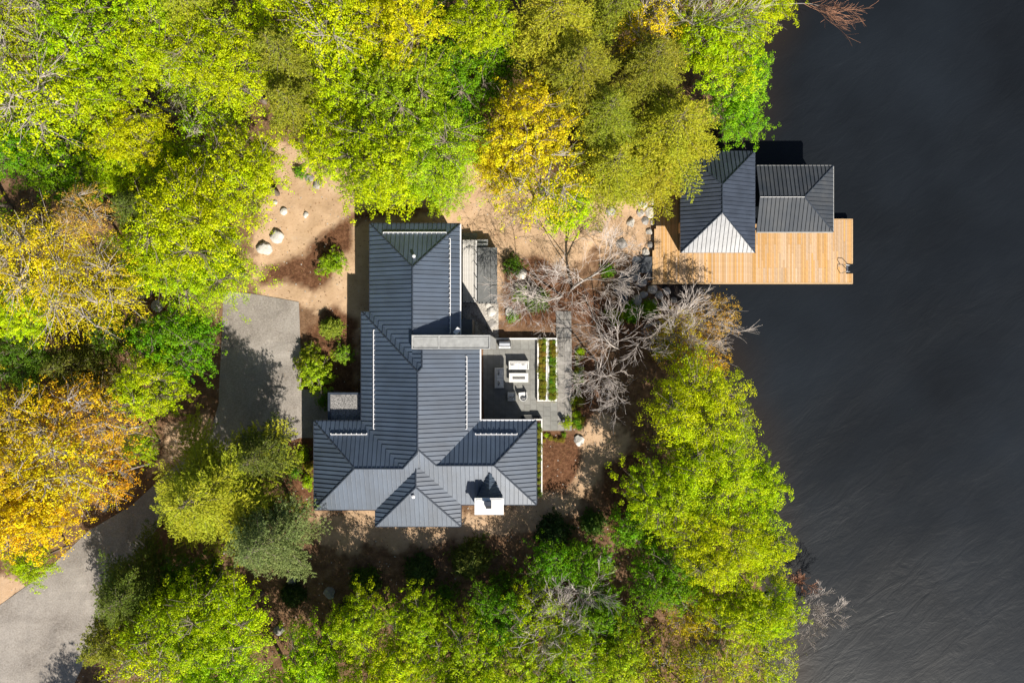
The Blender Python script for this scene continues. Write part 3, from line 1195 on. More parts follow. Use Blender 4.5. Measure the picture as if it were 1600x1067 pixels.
paver_field(752, 546, 838, 656, 9, 7, M['paver'], patio)
paver_field(838, 628, 871, 672, 3, 3, M['paver'], patio)
paver_field(871, 528, 893, 672, 2, 10, M['walk'], patio)
paver_field(776, 531, 838, 546, 5, 1, M['paver'], patio, off=0)
paver_field(848, 656, 871, 672.5, 2, 1, M['walk'], patio, zt=ZP + .02, off=0) if False else None
# paved walk running north from the patio
walk = link('walkway', None)
walk['kind'] = 'structure'
pm_ = {}
for j, (y0, y1) in enumerate([(486, 499), (499.5, 512), (512.5, 527.4)]):
    for (x0, x1) in ((869, 881), (881.4, 893)):
        p, q = W(x0, y0, ZP), W(x1, y1, ZP)
        mb = MB()
        mb.box((0, 0, -.2), (q.x - p.x - .02, p.y - q.y - .02, .4), 0, .01)
        o = link('paver', mb.mesh('paver', M['walk']), walk)
        o.location = ((p.x + q.x) / 2, (p.y + q.y) / 2, ZP - .03 * (3 - j))

# white low walls framing the patio and planters
def low_wall(px0, py0, px1, py1, z0, z1, name, label, cat, group=None, material=None):
    p, q = W(px0, py0, z1), W(px1, py1, z1)
    c = (p + q) / 2
    mb = MB()
    mb.box((c.x, c.y, (z0 + z1) / 2), (q.x - p.x, p.y - q.y, z1 - z0))
    mb.box((c.x, c.y, z1 + .015), (q.x - p.x + .03, p.y - q.y + .03, .03))
    o = link(name, mb.mesh(name, material or M['white_paint'], (c.x, c.y, z0)))
    o.location = (c.x, c.y, z0)
    return tag(o, label, cat, group)


low_wall(774, 528.2, 839, 530.4, 2.5, ZP + .5, 'garden_wall', 'thin white low wall along the patio edge behind the grill', 'wall')
leaf_spots = []


def planter(x0, y0, x1, y1, zt, zbase, label, wid=2.4, sides='NSEW'):
    p, q = W(x0, y0, zt), W(x1, y1, zt)
    c = (p + q) / 2
    t = wid * mpp(zt)
    o = thing('planter', label, 'planter', (c.x, c.y, zbase))
    w, l = q.x - p.x, p.y - q.y
    for s_, (bx, by, bw_, bl_) in {'N': (c.x, p.y - t / 2, w, t), 'S': (c.x, q.y + t / 2, w, t), 'W': (p.x + t / 2, c.y, t, l - 2 * t - .01), 'E': (q.x - t / 2, c.y, t, l - 2 * t - .01)}.items():
        if s_ in sides:
            mb = MB()
            mb.box((bx, by, (zt + zbase) / 2), (bw_, bl_, zt - zbase))
            part('planter_side', mb, M['white_paint'], o)
    mb = MB()
    mb.box((c.x, c.y, (zt - .15 + zbase) / 2), (w - 2 * t + .02, l - 2 * t + .02, zt - .15 - zbase))
    part('soil', mb, M['soil'], o)
    return (p.x + t, q.y + t, q.x - t, p.y - t, zt - .13)


pl1 = planter(839.5, 528, 855.5, 627, ZP + .42, 2.6, 'long white planter beside the patio pavers with low yellow green plants')
pl2 = planter(856, 528, 870.5, 627, ZP + .42, 2.6, 'long white planter beside the walkway with taller green plants')
pl3 = planter(834.5, 654.5, 847.5, 775.5, ZP + .8, 2.4, 'narrow white planter beside the house wing eave', 2.0, 'NSE')


# ------------------------------------------------------------------ outdoor furniture
def seat_unit(name, label, cat, px, py, w, d, rz, cushions, arms=True, pillow=(), group=None):
    p = W(px, py, ZP + .5)
    o = thing(name, label, cat, (p.x, p.y, ZP), rz, group)
    mb = MB()
    mb.box((0, 0, .2), (w, d, .22), 0, .03)
    part('frame', mb, M['wicker'], o, True)
    for sx in (-1, 1):
        for sy in (-1, 1):
            mb = MB()
            mb.box((sx * (w / 2 - .06), sy * (d / 2 - .06), .05), (.07, .07, .1))
            part('leg', mb, M['dark_metal'], o, True)
    cw_ = (w - .3) / cushions
    for i in range(cushions):
        mb = MB()
        mb.box((-(w - .3) / 2 + cw_ * (i + .5), -.06, .38), (cw_ - .015, d - .26, .16), 0, .05)
        part('seat_cushion', mb, M['cushion'], o, True)
        mb = MB()
        mb.box((-(w - .3) / 2 + cw_ * (i + .5), d / 2 - .22, .58), (cw_ - .02, .17, .34), 0, .06)
        part('back_cushion', mb, M['cushion'], o, True)
    mb = MB()
    mb.box((0, d / 2 - .06, .5), (w, .12, .46), 0, .04)
    part('backrest', mb, M['cushion'], o, True)
    if arms:
        for sx in (-1, 1):
            mb = MB()
            mb.box((sx * (w / 2 - .07), -.06, .44), (.14, d - .13, .28), 0, .04)
            part('armrest', mb, M['cushion'], o, True)
    for (x, y) in pillow:
        mb = MB()
        mb.ball((x, y, .56), (.25, .15, .17), 10, 6)
        part('throw_pillow', mb, M['pillow'], o, True, True)
    return o


seat_unit('sofa', 'white outdoor sofa with dark round pillows behind the fire table', 'sofa', 810.5, 570.5, 2.1, .92, 0, 2, True, ((-.62, .1), (.5, .12)))
seat_unit('loveseat', 'pale outdoor loveseat in the shade by the house wall', 'sofa', 780, 590.5, 2.1, .95, R(90), 2, True, ((-.55, .08), (.55, .08)))
seat_unit('armchair', 'boxy grey white armchair with a square back', 'chair', 799.5, 619.5, .85, .88, R(180), 1, True, ((0, .1),))
# rounded tub chair
p = W(817.5, 619.5, ZP + .5)
tc_ = thing('tub_chair', 'round backed white tub chair next to the boxy armchair', 'chair', (p.x, p.y, ZP), R(186))
mb = MB()
ring = [(.46 * math.cos(t), .02 + .5 * math.sin(t)) for t in np.linspace(0, math.pi, 13)]
ring = [(.46, -.45)] + ring + [(-.46, -.45)]
inner = [(x * .76, (y - .02) * .76 + .02 if y > 0 else y) for x, y in ring]
n_ = len(ring)
vs = [(x, y, .12) for x, y in ring] + [(x * .97, y * .97, .72) for x, y in ring] + [(x, y, .68) for x, y in inner] + [(x, y, .3) for x, y in inner]
fs = []
for i in range(n_ - 1):
    for a, b in ((0, 1), (1, 2), (2, 3)):
        fs.append((a * n_ + i, a * n_ + i + 1, b * n_ + i + 1, b * n_ + i))
fs += [(0, n_, 2 * n_, 3 * n_), (n_ - 1, 4 * n_ - 1, 3 * n_ - 1, 2 * n_ - 1)]
mb.add(vs, fs)
part('backrest', mb, M['cushion'], tc_, True)
mb = MB()
mb.prism([(x * .98, y * .98) for x, y in inner], .1, .42)
part('seat_cushion', mb, M['cushion'], tc_, True)
mb = MB()
mb.ball((0, .18, .52), (.27, .14, .16), 10, 6)
part('throw_pillow', mb, M['pillow'], tc_, True, True)
mb = MB()
mb.tube([(0, 0, 0), (0, 0, .14)], [.4, .42], 12)
part('base', mb, M['dark_metal'], tc_, True)

p = W(810.5, 590, ZP + .45)
ft = thing('fire_table', 'white rectangular fire table with a dark burner slot', 'table', (p.x, p.y, ZP))
mb = MB()
mb.box((0, 0, .21), (1.8, .72, .42), 0, .02)
part('base', mb, M['wicker'], ft, True)
mb = MB()
for c, s in (((0, .31, .46), (2.0, .34, .08)), ((0, -.31, .46), (2.0, .34, .08)), ((.83, 0, .46), (.34, .28, .08)), ((-.83, 0, .46), (.34, .28, .08))):
    mb.box(c, s)
part('table_top', mb, M['white_paint'], ft, True)
mb = MB()
mb.box((0, 0, .44), (1.32, .28, .04))
rr = random.Random(4)
for i in range(160):
    x, y = rr.uniform(-.63, .63), rr.uniform(-.12, .12)
    mb.ball((x, y, .46), rr.uniform(.018, .035), 5, 3)
part('burner_tray', mb, M['fire_glass'], ft, True)

p = W(788.5, 537, ZP + .9)
gr = thing('grill', 'stainless steel outdoor grill against the white patio wall', 'grill', (p.x, p.y, ZP))
mb = MB()
mb.box((0, 0, .42), (1.25, .62, .8), 0, .02)
part('cabinet', mb, M['dark_metal'], gr, True)
mb = MB()
prof = [(-.3, .84), (-.3, .95), (-.2, 1.1), (.05, 1.18), (.25, 1.1), (.3, .95), (.3, .84)]
n_ = len(prof)
vs = [(-.55, y, z) for y, z in prof] + [(.55, y, z) for y, z in prof]
mb.add(vs, [(i, i + 1, n_ + i + 1, n_ + i) for i in range(n_ - 1)] + [tuple(range(n_))[::-1], tuple(range(n_, 2 * n_))])
hd = part('hood', mb, M['steel'], gr, True)
mb = MB()
mb.tube([(-.45, -.36, 1.0), (.45, -.36, 1.0)], .022, 6)
part('handle', mb, M['steel'], hd, True)
mb = MB()
mb.box((0, -.38, .86), (1.2, .2, .06), 0, .01)
part('side_shelf', mb, M['white'], gr, True)

# small standing things by the patio's end
p = W(879.5, 656, ZP + .4)
mb = MB()
mb.tube([(0, 0, 0), (0, 0, .08), (0, 0, .55), (0, 0, .6)], [.2, .16, .24, .2], 10)
o = thing('plant_pot', 'small black pot standing near the end of the paved walk', 'pot', (p.x, p.y, ZP))
part('pot_body', mb, M['dark_metal'], o, True, True)
p = W(829, 653.4, ZP + .9)
o = thing('console_bench', 'low dark slatted bench against the wing wall by the patio', 'bench', (p.x, p.y, ZP))
for i in range(3):
    mb = MB()
    mb.box((0, -.14 + i * .14, .44), (2.0, .11, .05), 0, .01)
    part('slat', mb, M['dark_metal'], o, True)
for sx in (-.85, .85):
    mb = MB()
    mb.box((sx, 0, .21), (.07, .36, .42))
    part('leg', mb, M['dark_metal'], o, True)

# ------------------------------------------------------------------ dock and boathouse
ZK = .75
dk = W(1170, 400, ZK)
dock = thing('dock', 'broad honey coloured cedar dock on dark piles around the boathouse', 'dock', (dk.x, dk.y, 0))
p, q = W(1019.5, 0, ZK), W(1332, 0, ZK)
nb = 112
bw = (q.x - p.x) / nb
kz = mpp(ZK)
meshes = {}


def board(xc, ya, yb):
    n_seg = 1 if yb - ya < 70 else 2
    cuts = [ya, yb] if n_seg == 1 else [ya, random.choice([ya + (yb - ya) * t for t in (.35, .5, .62, .75)]), yb]
    for a, b in zip(cuts[:-1], cuts[1:]):
        key = round((b - a) * kz, 2)
        if key not in meshes:
            mb = MB()
            mb.box((0, 0, -.025), (bw - .014, key - .008, .05))
            meshes[key] = mb.mesh('deck_board', M['deck'])
        o = link('deck_board', meshes[key], dock)
        o.location = Vector((xc, -((a + b) / 2 - 533.5) * kz, ZK + random.uniform(-.002, .002))) - root_loc(dock)


for i in range(nb):
    xc = p.x + bw * (i + .5)
    px = xc / kz + 800
    top = 285 if px < 1066 else (378 if px < 1172 else (350 if px < 1298 else 343.5))
    if px < 1026:
        top = 330 + (1026 - px) * 12
    if 1322 < px:
        board(xc, top, 412)
        board(xc, 427.5, 441.5)
    else:
        board(xc, top, 441.5)
for a, b in (((1018, 441.6), (1332.5, 443.6)), ((1330.6, 343), (1332.5, 412)), ((1330.6, 427.5), (1332.5, 441.4)), ((1300, 342.2), (1332.5, 343.3)), ((1320.5, 412), (1321.8, 427.5))):
    u, v = W(*a, ZK), W(*b, ZK)
    mb = MB()
    mb.box(((u.x + v.x) / 2, (u.y + v.y) / 2, ZK - .13), (v.x - u.x, u.y - v.y, .30))
    part('rim_board', mb, M['deck_trim'], dock)
for x in (1030, 1080, 1130, 1180, 1230, 1280, 1325):
    for y in (436, 400) + ((355,) if x > 1290 or x < 1060 else ()):
        u = W(x, y, ZK)
        mb = MB()
        mb.tube([(u.x, u.y, -3), (u.x, u.y, ZK - .1)], .14, 8)
        part('pile', mb, M['pile'], dock)
u = W(1326, 420, ZK + .3)
lad = thing('swim_ladder', 'stainless steel swim ladder on the dock edge notch', 'ladder', (u.x, u.y, ZK))
for sy in (-.35, .35):
    mb = MB()
    mb.tube([(-.75, sy * 1.35, 0), (-.8, sy * 1.35, .5), (-.55, sy, .85), (-.1, sy, .8), (.12, sy, .3), (.14, sy, -1.6)], .035, 6)
    part('rail', mb, M['steel'], lad, True)
for z in (-1.3, -.95, -.6, -.25):
    mb = MB()
    mb.box((.14, 0, z), (.1, .7, .04))
    part('rung', mb, M['steel'], lad, True)

BE, BP = 4.1, .42
bb = W(1122, 320, BE)
boat = thing('boathouse', 'tall hip roofed boathouse with dark blue metal roof and pale glinting end', 'boathouse', (bb.x, bb.y, 0))
rec = []
S2 = lambda *a, **kw: roof_slope(boat, BE, BP, *a, M['boat_roof'], rec, **kw)
S2(0, 1063, 1, [(1063, 236), (1121.5, 294.5), (1121.5, 336.5), (1063, 395)])
S2(0, 1180, -1, [(1180, 236), (1180, 395), (1121.5, 336.5), (1121.5, 294.5)])
S2(1, 236, 1, [(1063, 236), (1180, 236), (1121.5, 294.5)])
S2(1, 395, -1, [(1063, 395), (1121.5, 336.5), (1180, 395)])
finish_panels(boat, rec)


def BPt(px, py, d, E_, P_):
    a = W(px, py, E_)
    return Vector((a.x, a.y, E_ + P_ * d * mpp(E_) + .03))


for a, b in [((1121.5, 294.5, 58.5), (1121.5, 336.5, 58.5)), ((1063, 236, 0), (1121.5, 294.5, 58.5)), ((1180, 236, 0), (1121.5, 294.5, 58.5)), ((1063, 395, 0), (1121.5, 336.5, 58.5)), ((1180, 395, 0), (1121.5, 336.5, 58.5))]:
    cap_bar(boat, BPt(*a, BE, BP), BPt(*b, BE, BP), .07, M['roof_cap'])
mb = MB()
p, q = W(1072, 246, BE), W(1171, 386, BE)
mb.box(((p.x + q.x) / 2, (p.y + q.y) / 2, (BE - .1 - .3) / 2), (q.x - p.x, p.y - q.y, BE - .1 + .3))
part('wall', mb, M['siding'], boat)
for y in (290, 350):
    u = W(1072, y, BE)
    mb = MB()
    mb.box((u.x - .03, u.y, 2.0), (.1, 1.1, 2.2))
    d_ = part('door', mb, M['deck_trim'], boat)
    mb = MB()
    mb.tube([(u.x - .1, u.y - .4, 1.8), (u.x - .1, u.y - .4, 2.1)], .03, 6)
    part('handle', mb, M['steel'], d_)
for x in (1100, 1140):
    u = W(x, 386, BE)
    mb = MB()
    mb.box((u.x, u.y - .03, 2.3), (1.4, .1, 1.5))
    f = part('window', mb, M['dark_metal'], boat)
    mb = MB()
    mb.box((u.x, u.y - .06, 2.3), (1.25, .1, 1.35))
    part('pane', mb, M['glass'], f)

CE, CP = 3.4, .30
cb = W(1240, 311, CE)
port = thing('boat_port', 'lower metal hip roof over the boat slip with dusty streaks', 'boathouse', (cb.x, cb.y, 0))
rec = []
S3 = lambda *a, **kw: roof_slope(port, CE, CP, *a, M['dusty_roof'], rec, **kw)
S3(1, 259.5, 1, [(1182, 259.5), (1302, 259.5), (1250.5, 311), (1182, 311)])
S3(1, 362.5, -1, [(1182, 362.5), (1182, 311), (1250.5, 311), (1302, 362.5)])
S3(0, 1302, -1, [(1302, 259.5), (1302, 362.5), (1250.5, 311)])
finish_panels(port, rec)
for a, b in [((1182, 311, 51.5), (1250.5, 311, 51.5)), ((1302, 259.5, 0), (1250.5, 311, 51.5)), ((1302, 362.5, 0), (1250.5, 311, 51.5))]:
    cap_bar(port, BPt(*a, CE, CP), BPt(*b, CE, CP), .06, M['roof_cap'])
for a, b in (((1302.6, 260), (1302.6, 362)), ((1183, 258.9), (1302, 258.9)), ((1183, 363.1), (1302, 363.1))):
    u, v = W(*a, CE), W(*b, CE)
    mb = MB()
    c = (u + v) / 2
    mb.box((c.x, c.y, CE - .1), ((v - u).length, .08, .14), math.atan2(v.y - u.y, v.x - u.x))
    part('gutter', mb, M['slab_edge'], port)
for x in (1190, 1240, 1292):
    for y in (268, 354):
        u = W(x, y, CE)
        mb = MB()
        mb.box((u.x, u.y, (CE - .2 - 3) / 2), (.2, .2, CE - .2 + 3))
        part('post', mb, M['siding'], port)

# slate steps between the walk and the dock
for px0, py0, px1, py1, z, lab in [(983, 401, 1019, 426, .75, 'broad wet looking slate landing touching the dock boards'),
                                   (951, 424, 984, 450, 1.25, 'dark slate step below the bare birch, upper half of the flight'),
                                   (950, 450, 981, 476, 1.6, 'dark slate step below the bare birch, lower half of the flight'),
                                   (872, 462, 908, 486, 2.75, 'grey slate slab where the walk turns toward the dock'),
                                   (908, 468, 948, 486, 2.2, 'slate slab between the walk and the dark steps')]:
    p, q = W(px0, py0, z), W(px1, py1, z)
    c = (p + q) / 2
    zz = min(z, gz(c.x, c.y)) - .5
    mb = MB()
    mb.box((0, 0, (z - zz) / 2), (q.x - p.x, p.y - q.y, z - zz), 0, .03)
    o = link('stone_step', mb.mesh('stone_step', M['slate']), None, (c.x, c.y, zz))
    tag(o, lab, 'step', 'slate steps between patio and dock')


# ------------------------------------------------------------------ vegetation: meshes
def unit(v):
    return v / np.maximum(1e-9, np.linalg.norm(v, axis=1, keepdims=True))


def leaf_mesh(name, C, D, Nr, L, Wd, tint, clump, material):
    U = unit(D)
    V = unit(np.cross(Nr, U))
    Nn = np.cross(U, V)
    n = len(C)
    L = L[:, None]
    Wd = Wd[:, None]
    v = np.stack([C - U * L * .5, C + V * Wd * .5 - U * L * .04 + Nn * L * .08, C + U * L * .5, C - V * Wd * .5 - U * L * .04 + Nn * L * .08], 1).reshape(-1, 3)
    q = np.arange(n * 4).reshape(n, 4)
    return fast_mesh(name, v, q, material, {'tint': np.repeat(tint, 4), 'clump': np.repeat(clump, 4)})


def broad_crown(Rc, seed, dens=1.0, leaf=.17, flat=.72, nclump=None, open_=0.0):
    """returns (crown mesh, branches mesh); centre of the crown at the origin"""
    rg = np.random.default_rng(seed)
    nc = nclump or int(50 + 5.4 * Rc * Rc)
    lob = [(k, rg.uniform(.06, .17), rg.uniform(0, 6.28)) for k in (2, 3, 5, 7, 11)]
    ph = rg.uniform(0, 2 * np.pi, nc)
    cz = rg.uniform(-.45, 1.0, nc)
    rr = np.sqrt(np.maximum(0, 1 - cz * cz))
    shell = np.where(rg.random(nc) < .75, rg.uniform(.8, 1.0, nc), rg.uniform(.35, .8, nc))
    out = 1 + sum(a * np.sin(k * ph + o) for k, a, o in lob)
    P = np.stack([np.cos(ph) * rr * shell * out, np.sin(ph) * rr * shell * out, cz * shell * flat], 1) * Rc * .88
    P += rg.normal(0, .075 * Rc, P.shape)
    rc = rg.uniform(.16, .27, nc) * Rc * (1 if Rc > 3 else 1.25)
    rc = np.clip(rc, .35, 1.35)
    wgt = rc ** 2
    N = int(dens * 1050 * Rc * Rc * (.17 / leaf) ** 2)
    cnt = np.maximum(3, (wgt / wgt.sum() * N)).astype(int)
    if open_:
        cnt = (cnt * np.where(rg.random(nc) < open_, .12, 1)).astype(int) + 1
    idx = np.repeat(np.arange(nc), cnt)
    N = len(idx)
    off = rg.normal(0, 1, (N, 3))
    off /= np.maximum(1, np.linalg.norm(off, axis=1, keepdims=True) / 1.7)
    # sub-clusters give the crown its leafy, broken edge
    sub = rg.normal(0, 1, (nc, 7, 3)) * np.array([.80, .80, .44])
    pick = rg.integers(0, 7, N)
    so3 = off * np.array([.22, .22, .14])
    o3 = (sub[idx, pick] + so3) * rc[idx][:, None]
    o3[:, 2] -= .28 * (o3[:, 0] ** 2 + o3[:, 1] ** 2) / rc[idx]
    C = P[idx] + o3
    outw = unit(P)[idx]
    Nr = unit(np.array([0, 0, .5]) + outw * .35 + unit(so3) * .6 + rg.normal(0, .36, (N, 3)))
    D = np.cross(Nr, rg.normal(0, 1, (N, 3)))
    L = leaf * rg.uniform(.65, 1.4, N)
    tint = np.clip(rg.normal(.5, .22, N) + (rg.random(nc)[idx] - .5) * .55, 0, 1)
    clump = np.clip(.5 + (rg.random(nc)[idx] - .5) * .9 + rg.normal(0, .13, N), 0, 1)
    cm = leaf_mesh('crown', C, D, Nr, L, L * rg.uniform(.55, .8, N), tint, clump, M['leaf'])
    # limbs
    mb = MB()
    npr = 9
    prim = []
    for i in range(npr):
        a = 2 * math.pi * i / npr + rg.uniform(-.3, .3)
        t = rg.uniform(.35, .62)
        z1 = rg.uniform(-.05, .35) * Rc
        prim.append(Vector((math.cos(a) * t * Rc, math.sin(a) * t * Rc, z1)))
    z0 = -Rc * .85
    r0 = .028 * Rc
    for v in prim:
        s = Vector((rg.uniform(-.1, .1), rg.uniform(-.1, .1), z0 + rg.uniform(0, .5) * Rc))
        m_ = s.lerp(v, .5) + Vector((rg.normal(0, .05), rg.normal(0, .05), -.08)) * Rc
        mb.tube([s, m_, v], [r0, r0 * .75, r0 * .5], 5)
    for j in range(nc):
        v = Vector(P[j])
        b = min(prim, key=lambda w: (w - v).length)
        m_ = b.lerp(v, .5) + Vector(rg.normal(0, .05, 3)) * Rc
        mb.tube([b, m_, v, v + (v - m_) * .35], [r0 * .45, r0 * .3, r0 * .16, .012], 4, False)
        for _ in range(1):
            e = v + Vector(rg.normal(0, .8, 3)) * rc[j]
            mb.tube([m_, e], [r0 * .2, .008], 3, False)
    return cm, mb


def trunk_mesh(seed, material, r=.24):
    rg = np.random.default_rng(seed)
    mb = MB()
    b = rg.normal(0, .25, 2)
    pts = [(b[0] * math.sin(t * 3) * t * 1.0, b[1] * math.sin(t * 2.5 + 1) * t, t) for t in np.linspace(0, 1, 7)]
    pts[0] = (pts[0][0], pts[0][1], -.06)
    mb.tube(pts, [r * 1.35, r * 1.08, r, r * .92, r * .82, r * .7, r * .55], 8)
    return mb.mesh('trunk', material, smooth=True)


def pine_crown(Rc, seed, height=2.2, dens=1.0, material=None):
    """needle crown: origin at the crown's foot, height in multiples of Rc"""
    rg = np.random.default_rng(seed)
    H = height * Rc
    Cs, Ds, Ns, Ls, Ts, Ks = [], [], [], [], [], []
    mb = MB()
    mb.tube([(0, 0, 0), (0, 0, H * .6), (.03, 0, H)], [.02 * Rc + .06, .014 * Rc + .03, .015], 6)
    nwh = int(13 + 1.5 * Rc)
    for wi in range(nwh):
        t = (wi + rg.uniform(-.3, .3)) / nwh
        t = min(max(t, 0), .985)
        Lb = Rc * ((1 - t) ** .75) * rg.uniform(.82, 1.08) + .25
        nbr = int(rg.integers(5, 8)) if t < .85 else 4
        a0 = rg.uniform(0, 6.28)
        for bi in range(nbr):
            a = a0 + 2 * math.pi * bi / nbr + rg.normal(0, .18)
            lb = Lb * rg.uniform(.72, 1.12)
            dh = np.array([math.cos(a), math.sin(a), 0])
            sd_ = np.array([-math.sin(a), math.cos(a), 0])
            z = t * H
            rise = rg.uniform(.0, .22) + .25 * t
            axis_ = lambda s: dh * (lb * s) + np.array([0, 0, z + lb * (rise * s - .28 * s * s)])
            p0, p1, p2 = axis_(0), axis_(.5), axis_(.97)
            mb.tube([p0, p1, p2], [.014 * lb + .012, .009 * lb + .008, .006], 3, False)
            ck = rg.random()
            ct = rg.random()
            m_ = int(70 * lb * lb / max(lb, 1) * dens) + 25
            nsp = max(6, int(lb * 5.5))
            for k in range(nsp):
                s = .18 + .82 * (k + rg.random()) / nsp
                side = 1 if k % 2 else -1
                ls = lb * (.36 * (1.08 - s) + .10) * rg.uniform(.7, 1.25)
                dirv = unit((dh * rg.uniform(.5, 1.0) + sd_ * side * rg.uniform(.55, 1.1) + np.array([0, 0, rg.uniform(-.12, .2)]))[None])[0]
                nt_ = max(5, int(ls * 30 * dens))
                u = rg.random(nt_)
                c = axis_(s)[None] + dirv[None] * (ls * u)[:, None] + rg.normal(0, .055, (nt_, 3))
                d = unit(dirv[None] * .9 + rg.normal(0, .55, (nt_, 3)))
                Cs.append(c)
                Ds.append(d)
                Ns.append(unit(np.array([0, 0, 1.0]) + rg.normal(0, .45, (nt_, 3))))
                Ls.append(rg.uniform(.13, .28, nt_))
                Ts.append(np.clip(rg.normal(.5, .2, nt_) + (ct - .5) * .35 + .18 * (u - .4), 0, 1))
                Ks.append(np.clip(ck * .8 + .1 + rg.normal(0, .1, nt_), 0, 1))
    C = np.concatenate(Cs)
    L = np.concatenate(Ls)
    cm = leaf_mesh('crown', C, np.concatenate(Ds), np.concatenate(Ns), L, L * .27, np.concatenate(Ts), np.concatenate(Ks), material or M['needle'])
    return cm, mb


def bare_branches(seed, H, spread, depth=5, lean=(0, 0), r0=.16, kids=(3, 5), first=.3, droop=0.0):
    """leafless tree standing at the origin"""
    rg = random.Random(seed)
    trunk = MB()
    br = MB()

    def grow(p, d, L, r, lev, mbx):
        n = 4 if lev < 2 else 3
        pts = [p]
        rad = [r]
        q = p
        dd = d.copy()
        for i in range(n):
            dd = (dd + Vector((rg.gauss(0, .09), rg.gauss(0, .09), rg.gauss(.02, .05) - droop * lev * .05))).normalized()
            q = q + dd * (L / n)
            pts.append(q)
            rad.append(max(.010, r * (1 - .55 * (i + 1) / n)))
        mbx.tube(pts, rad, 7 if lev == 0 else (4 if lev < 3 else 3), False)
        if lev >= depth:
            return
        nk = rg.randint(*kids) + (1 if lev == 0 else 0)
        for k in range(nk):
            t = rg.uniform(first, 1.0) if lev else rg.uniform(.35, 1.0)
            i = min(n - 1, int(t * n))
            s = pts[i].lerp(pts[i + 1], t * n - i)
            ax = dd.cross(Vector((rg.gauss(0, 1), rg.gauss(0, 1), rg.gauss(0, 1)))).normalized()
            ang = rg.uniform(.22, .68) * spread
            nd = (Matrix.Rotation(ang, 3, ax) @ dd).normalized()
            nd.z = nd.z * .85 + .06
            nd.normalize()
            grow(s, nd, L * rg.uniform(.52, .82), max(.011, rad[i] * rg.uniform(.42, .62)), lev + 1, br)
    d0 = Vector((lean[0], lean[1], 1)).normalized()
    grow(Vector((0, 0, -.3)), d0, H * .55, r0, 0, trunk)
    return trunk, br


LEAFY = {}
for key, Rc, sds, dens, leaf, op in (('s', 2.0, (1, 2), 1.0, .12, 0), ('m', 3.5, (3, 4, 5), 1.0, .135, 0), ('l', 5.0, (6, 7, 8), 1.0, .145, 0), ('x', 6.5, (9, 10), .95, .16, 0),
                                      ('os', 3.5, (21, 22), .55, .14, .35), ('ol', 5.5, (23, 24), .55, .15, .38)):
    LEAFY[key] = []
    for sd_ in sds:
        cm, mb = broad_crown(Rc, sd_, dens, leaf, open_=op)
        LEAFY[key].append((Rc, cm, mb.mesh('branches', M['bark_mid'] if op else M['bark'])))
PINES = []
for Rc, sd_, h in ((3.0, 31, 2.3), (4.2, 32, 2.0), (5.2, 33, 1.7), (6.2, 34, 1.5)):
    cm, mb = pine_crown(Rc, sd_, h)
    PINES.append((Rc, h, cm, mb.mesh('branches', M['bark'])))
TRUNKS = [trunk_mesh(s, M['bark']) for s in (41, 42, 43)]
TRUNK_PALE = trunk_mesh(44, M['bark_pale'], .16)

rt = random.Random(99)
LIME = (.45, .61, .005)
YLIME = (.55, .66, .004)
GREEN = (.19, .40, .006)
DGREEN = (.12, .23, .012)
GOLD = (.80, .67, .015)
ORANGE = (.80, .48, .020)
RUST = (.66, .40, .07)
OLIVE = (.30, .325, .028)
OLIVE_Y = (.45, .46, .028)
BLUEG = (.20, .26, .075)
DPINE = (.16, .20, .03)


def jitter(c, a=.08):
    return tuple(min(1, x * (1 + rt.uniform(-a, a))) for x in c) + (1,)


def broad_tree(px, py, r, col, h, label, kind='', group=None):
    """px, py, r: crown centre and radius in the photograph; h height of the tree top in metres"""
    z = 4.0
    for _ in range(3):
        zc_ = z + h * .74
        p = W(px, py, zc_)
        z = gz(p.x, p.y)
    rm = r * mpp(zc_) * .95
    if kind == 'o':
        fam = 'os' if rm < 4.3 else 'ol'
    else:
        fam = 's' if rm < 2.6 else 'm' if rm < 4.2 else 'l' if rm < 5.7 else 'x'
    Rc, cm, bm_ = rt.choice(LEAFY[fam])
    t = thing('broadleaf_tree' if r > 24 else 'sapling', label, 'tree', (p.x, p.y, z - .05), rt.uniform(0, 6.28), group)
    s = rm / Rc
    tr = link('trunk', TRUNK_PALE if kind == 'o' else rt.choice(TRUNKS), t)
    hc = zc_ - z
    ts = min(1.3, max(.3, rm / 4.2))
    tr.scale = (ts, ts, max(.4, hc - .25 * rm))
    zs_ = s * rt.uniform(.9, 1.15)
    if hc - rm * .6 * zs_ / s < .4:
        zs_ = s * .75
    for nm, me_ in (('branches', bm_), ('crown', cm)):
        o = link(nm, me_, t, (0, 0, hc))
        o.scale = (s, s, zs_)
        if nm == 'crown':
            o.color = jitter(col)
    return t


def pine_tree(px, py, r, col, h, label, group=None):
    z = 4.0
    for _ in range(3):
        zc_ = z + h * .66
        p = W(px, py, zc_)
        z = gz(p.x, p.y)
    rm = r * mpp(zc_)
    Rc, hh, cm, bm_ = min(PINES, key=lambda q: abs(q[0] - rm))
    t = thing('pine_tree', label, 'tree', (p.x, p.y, z - .05), rt.uniform(0, 6.28), group)
    s = rm / Rc
    ch_ = min(hh * rm, h * .85)
    foot = h - ch_
    tr = link('trunk', rt.choice(TRUNKS), t)
    ts = min(1.2, max(.35, rm / 4.5))
    tr.scale = (ts, ts, foot + ch_ * .25)
    for nm, me_ in (('branches', bm_), ('crown', cm)):
        o = link(nm, me_, t, (0, 0, foot))
        o.scale = (s, s, ch_ / (hh * Rc))
        if nm == 'crown':
            o.color = jitter(col)
    return t


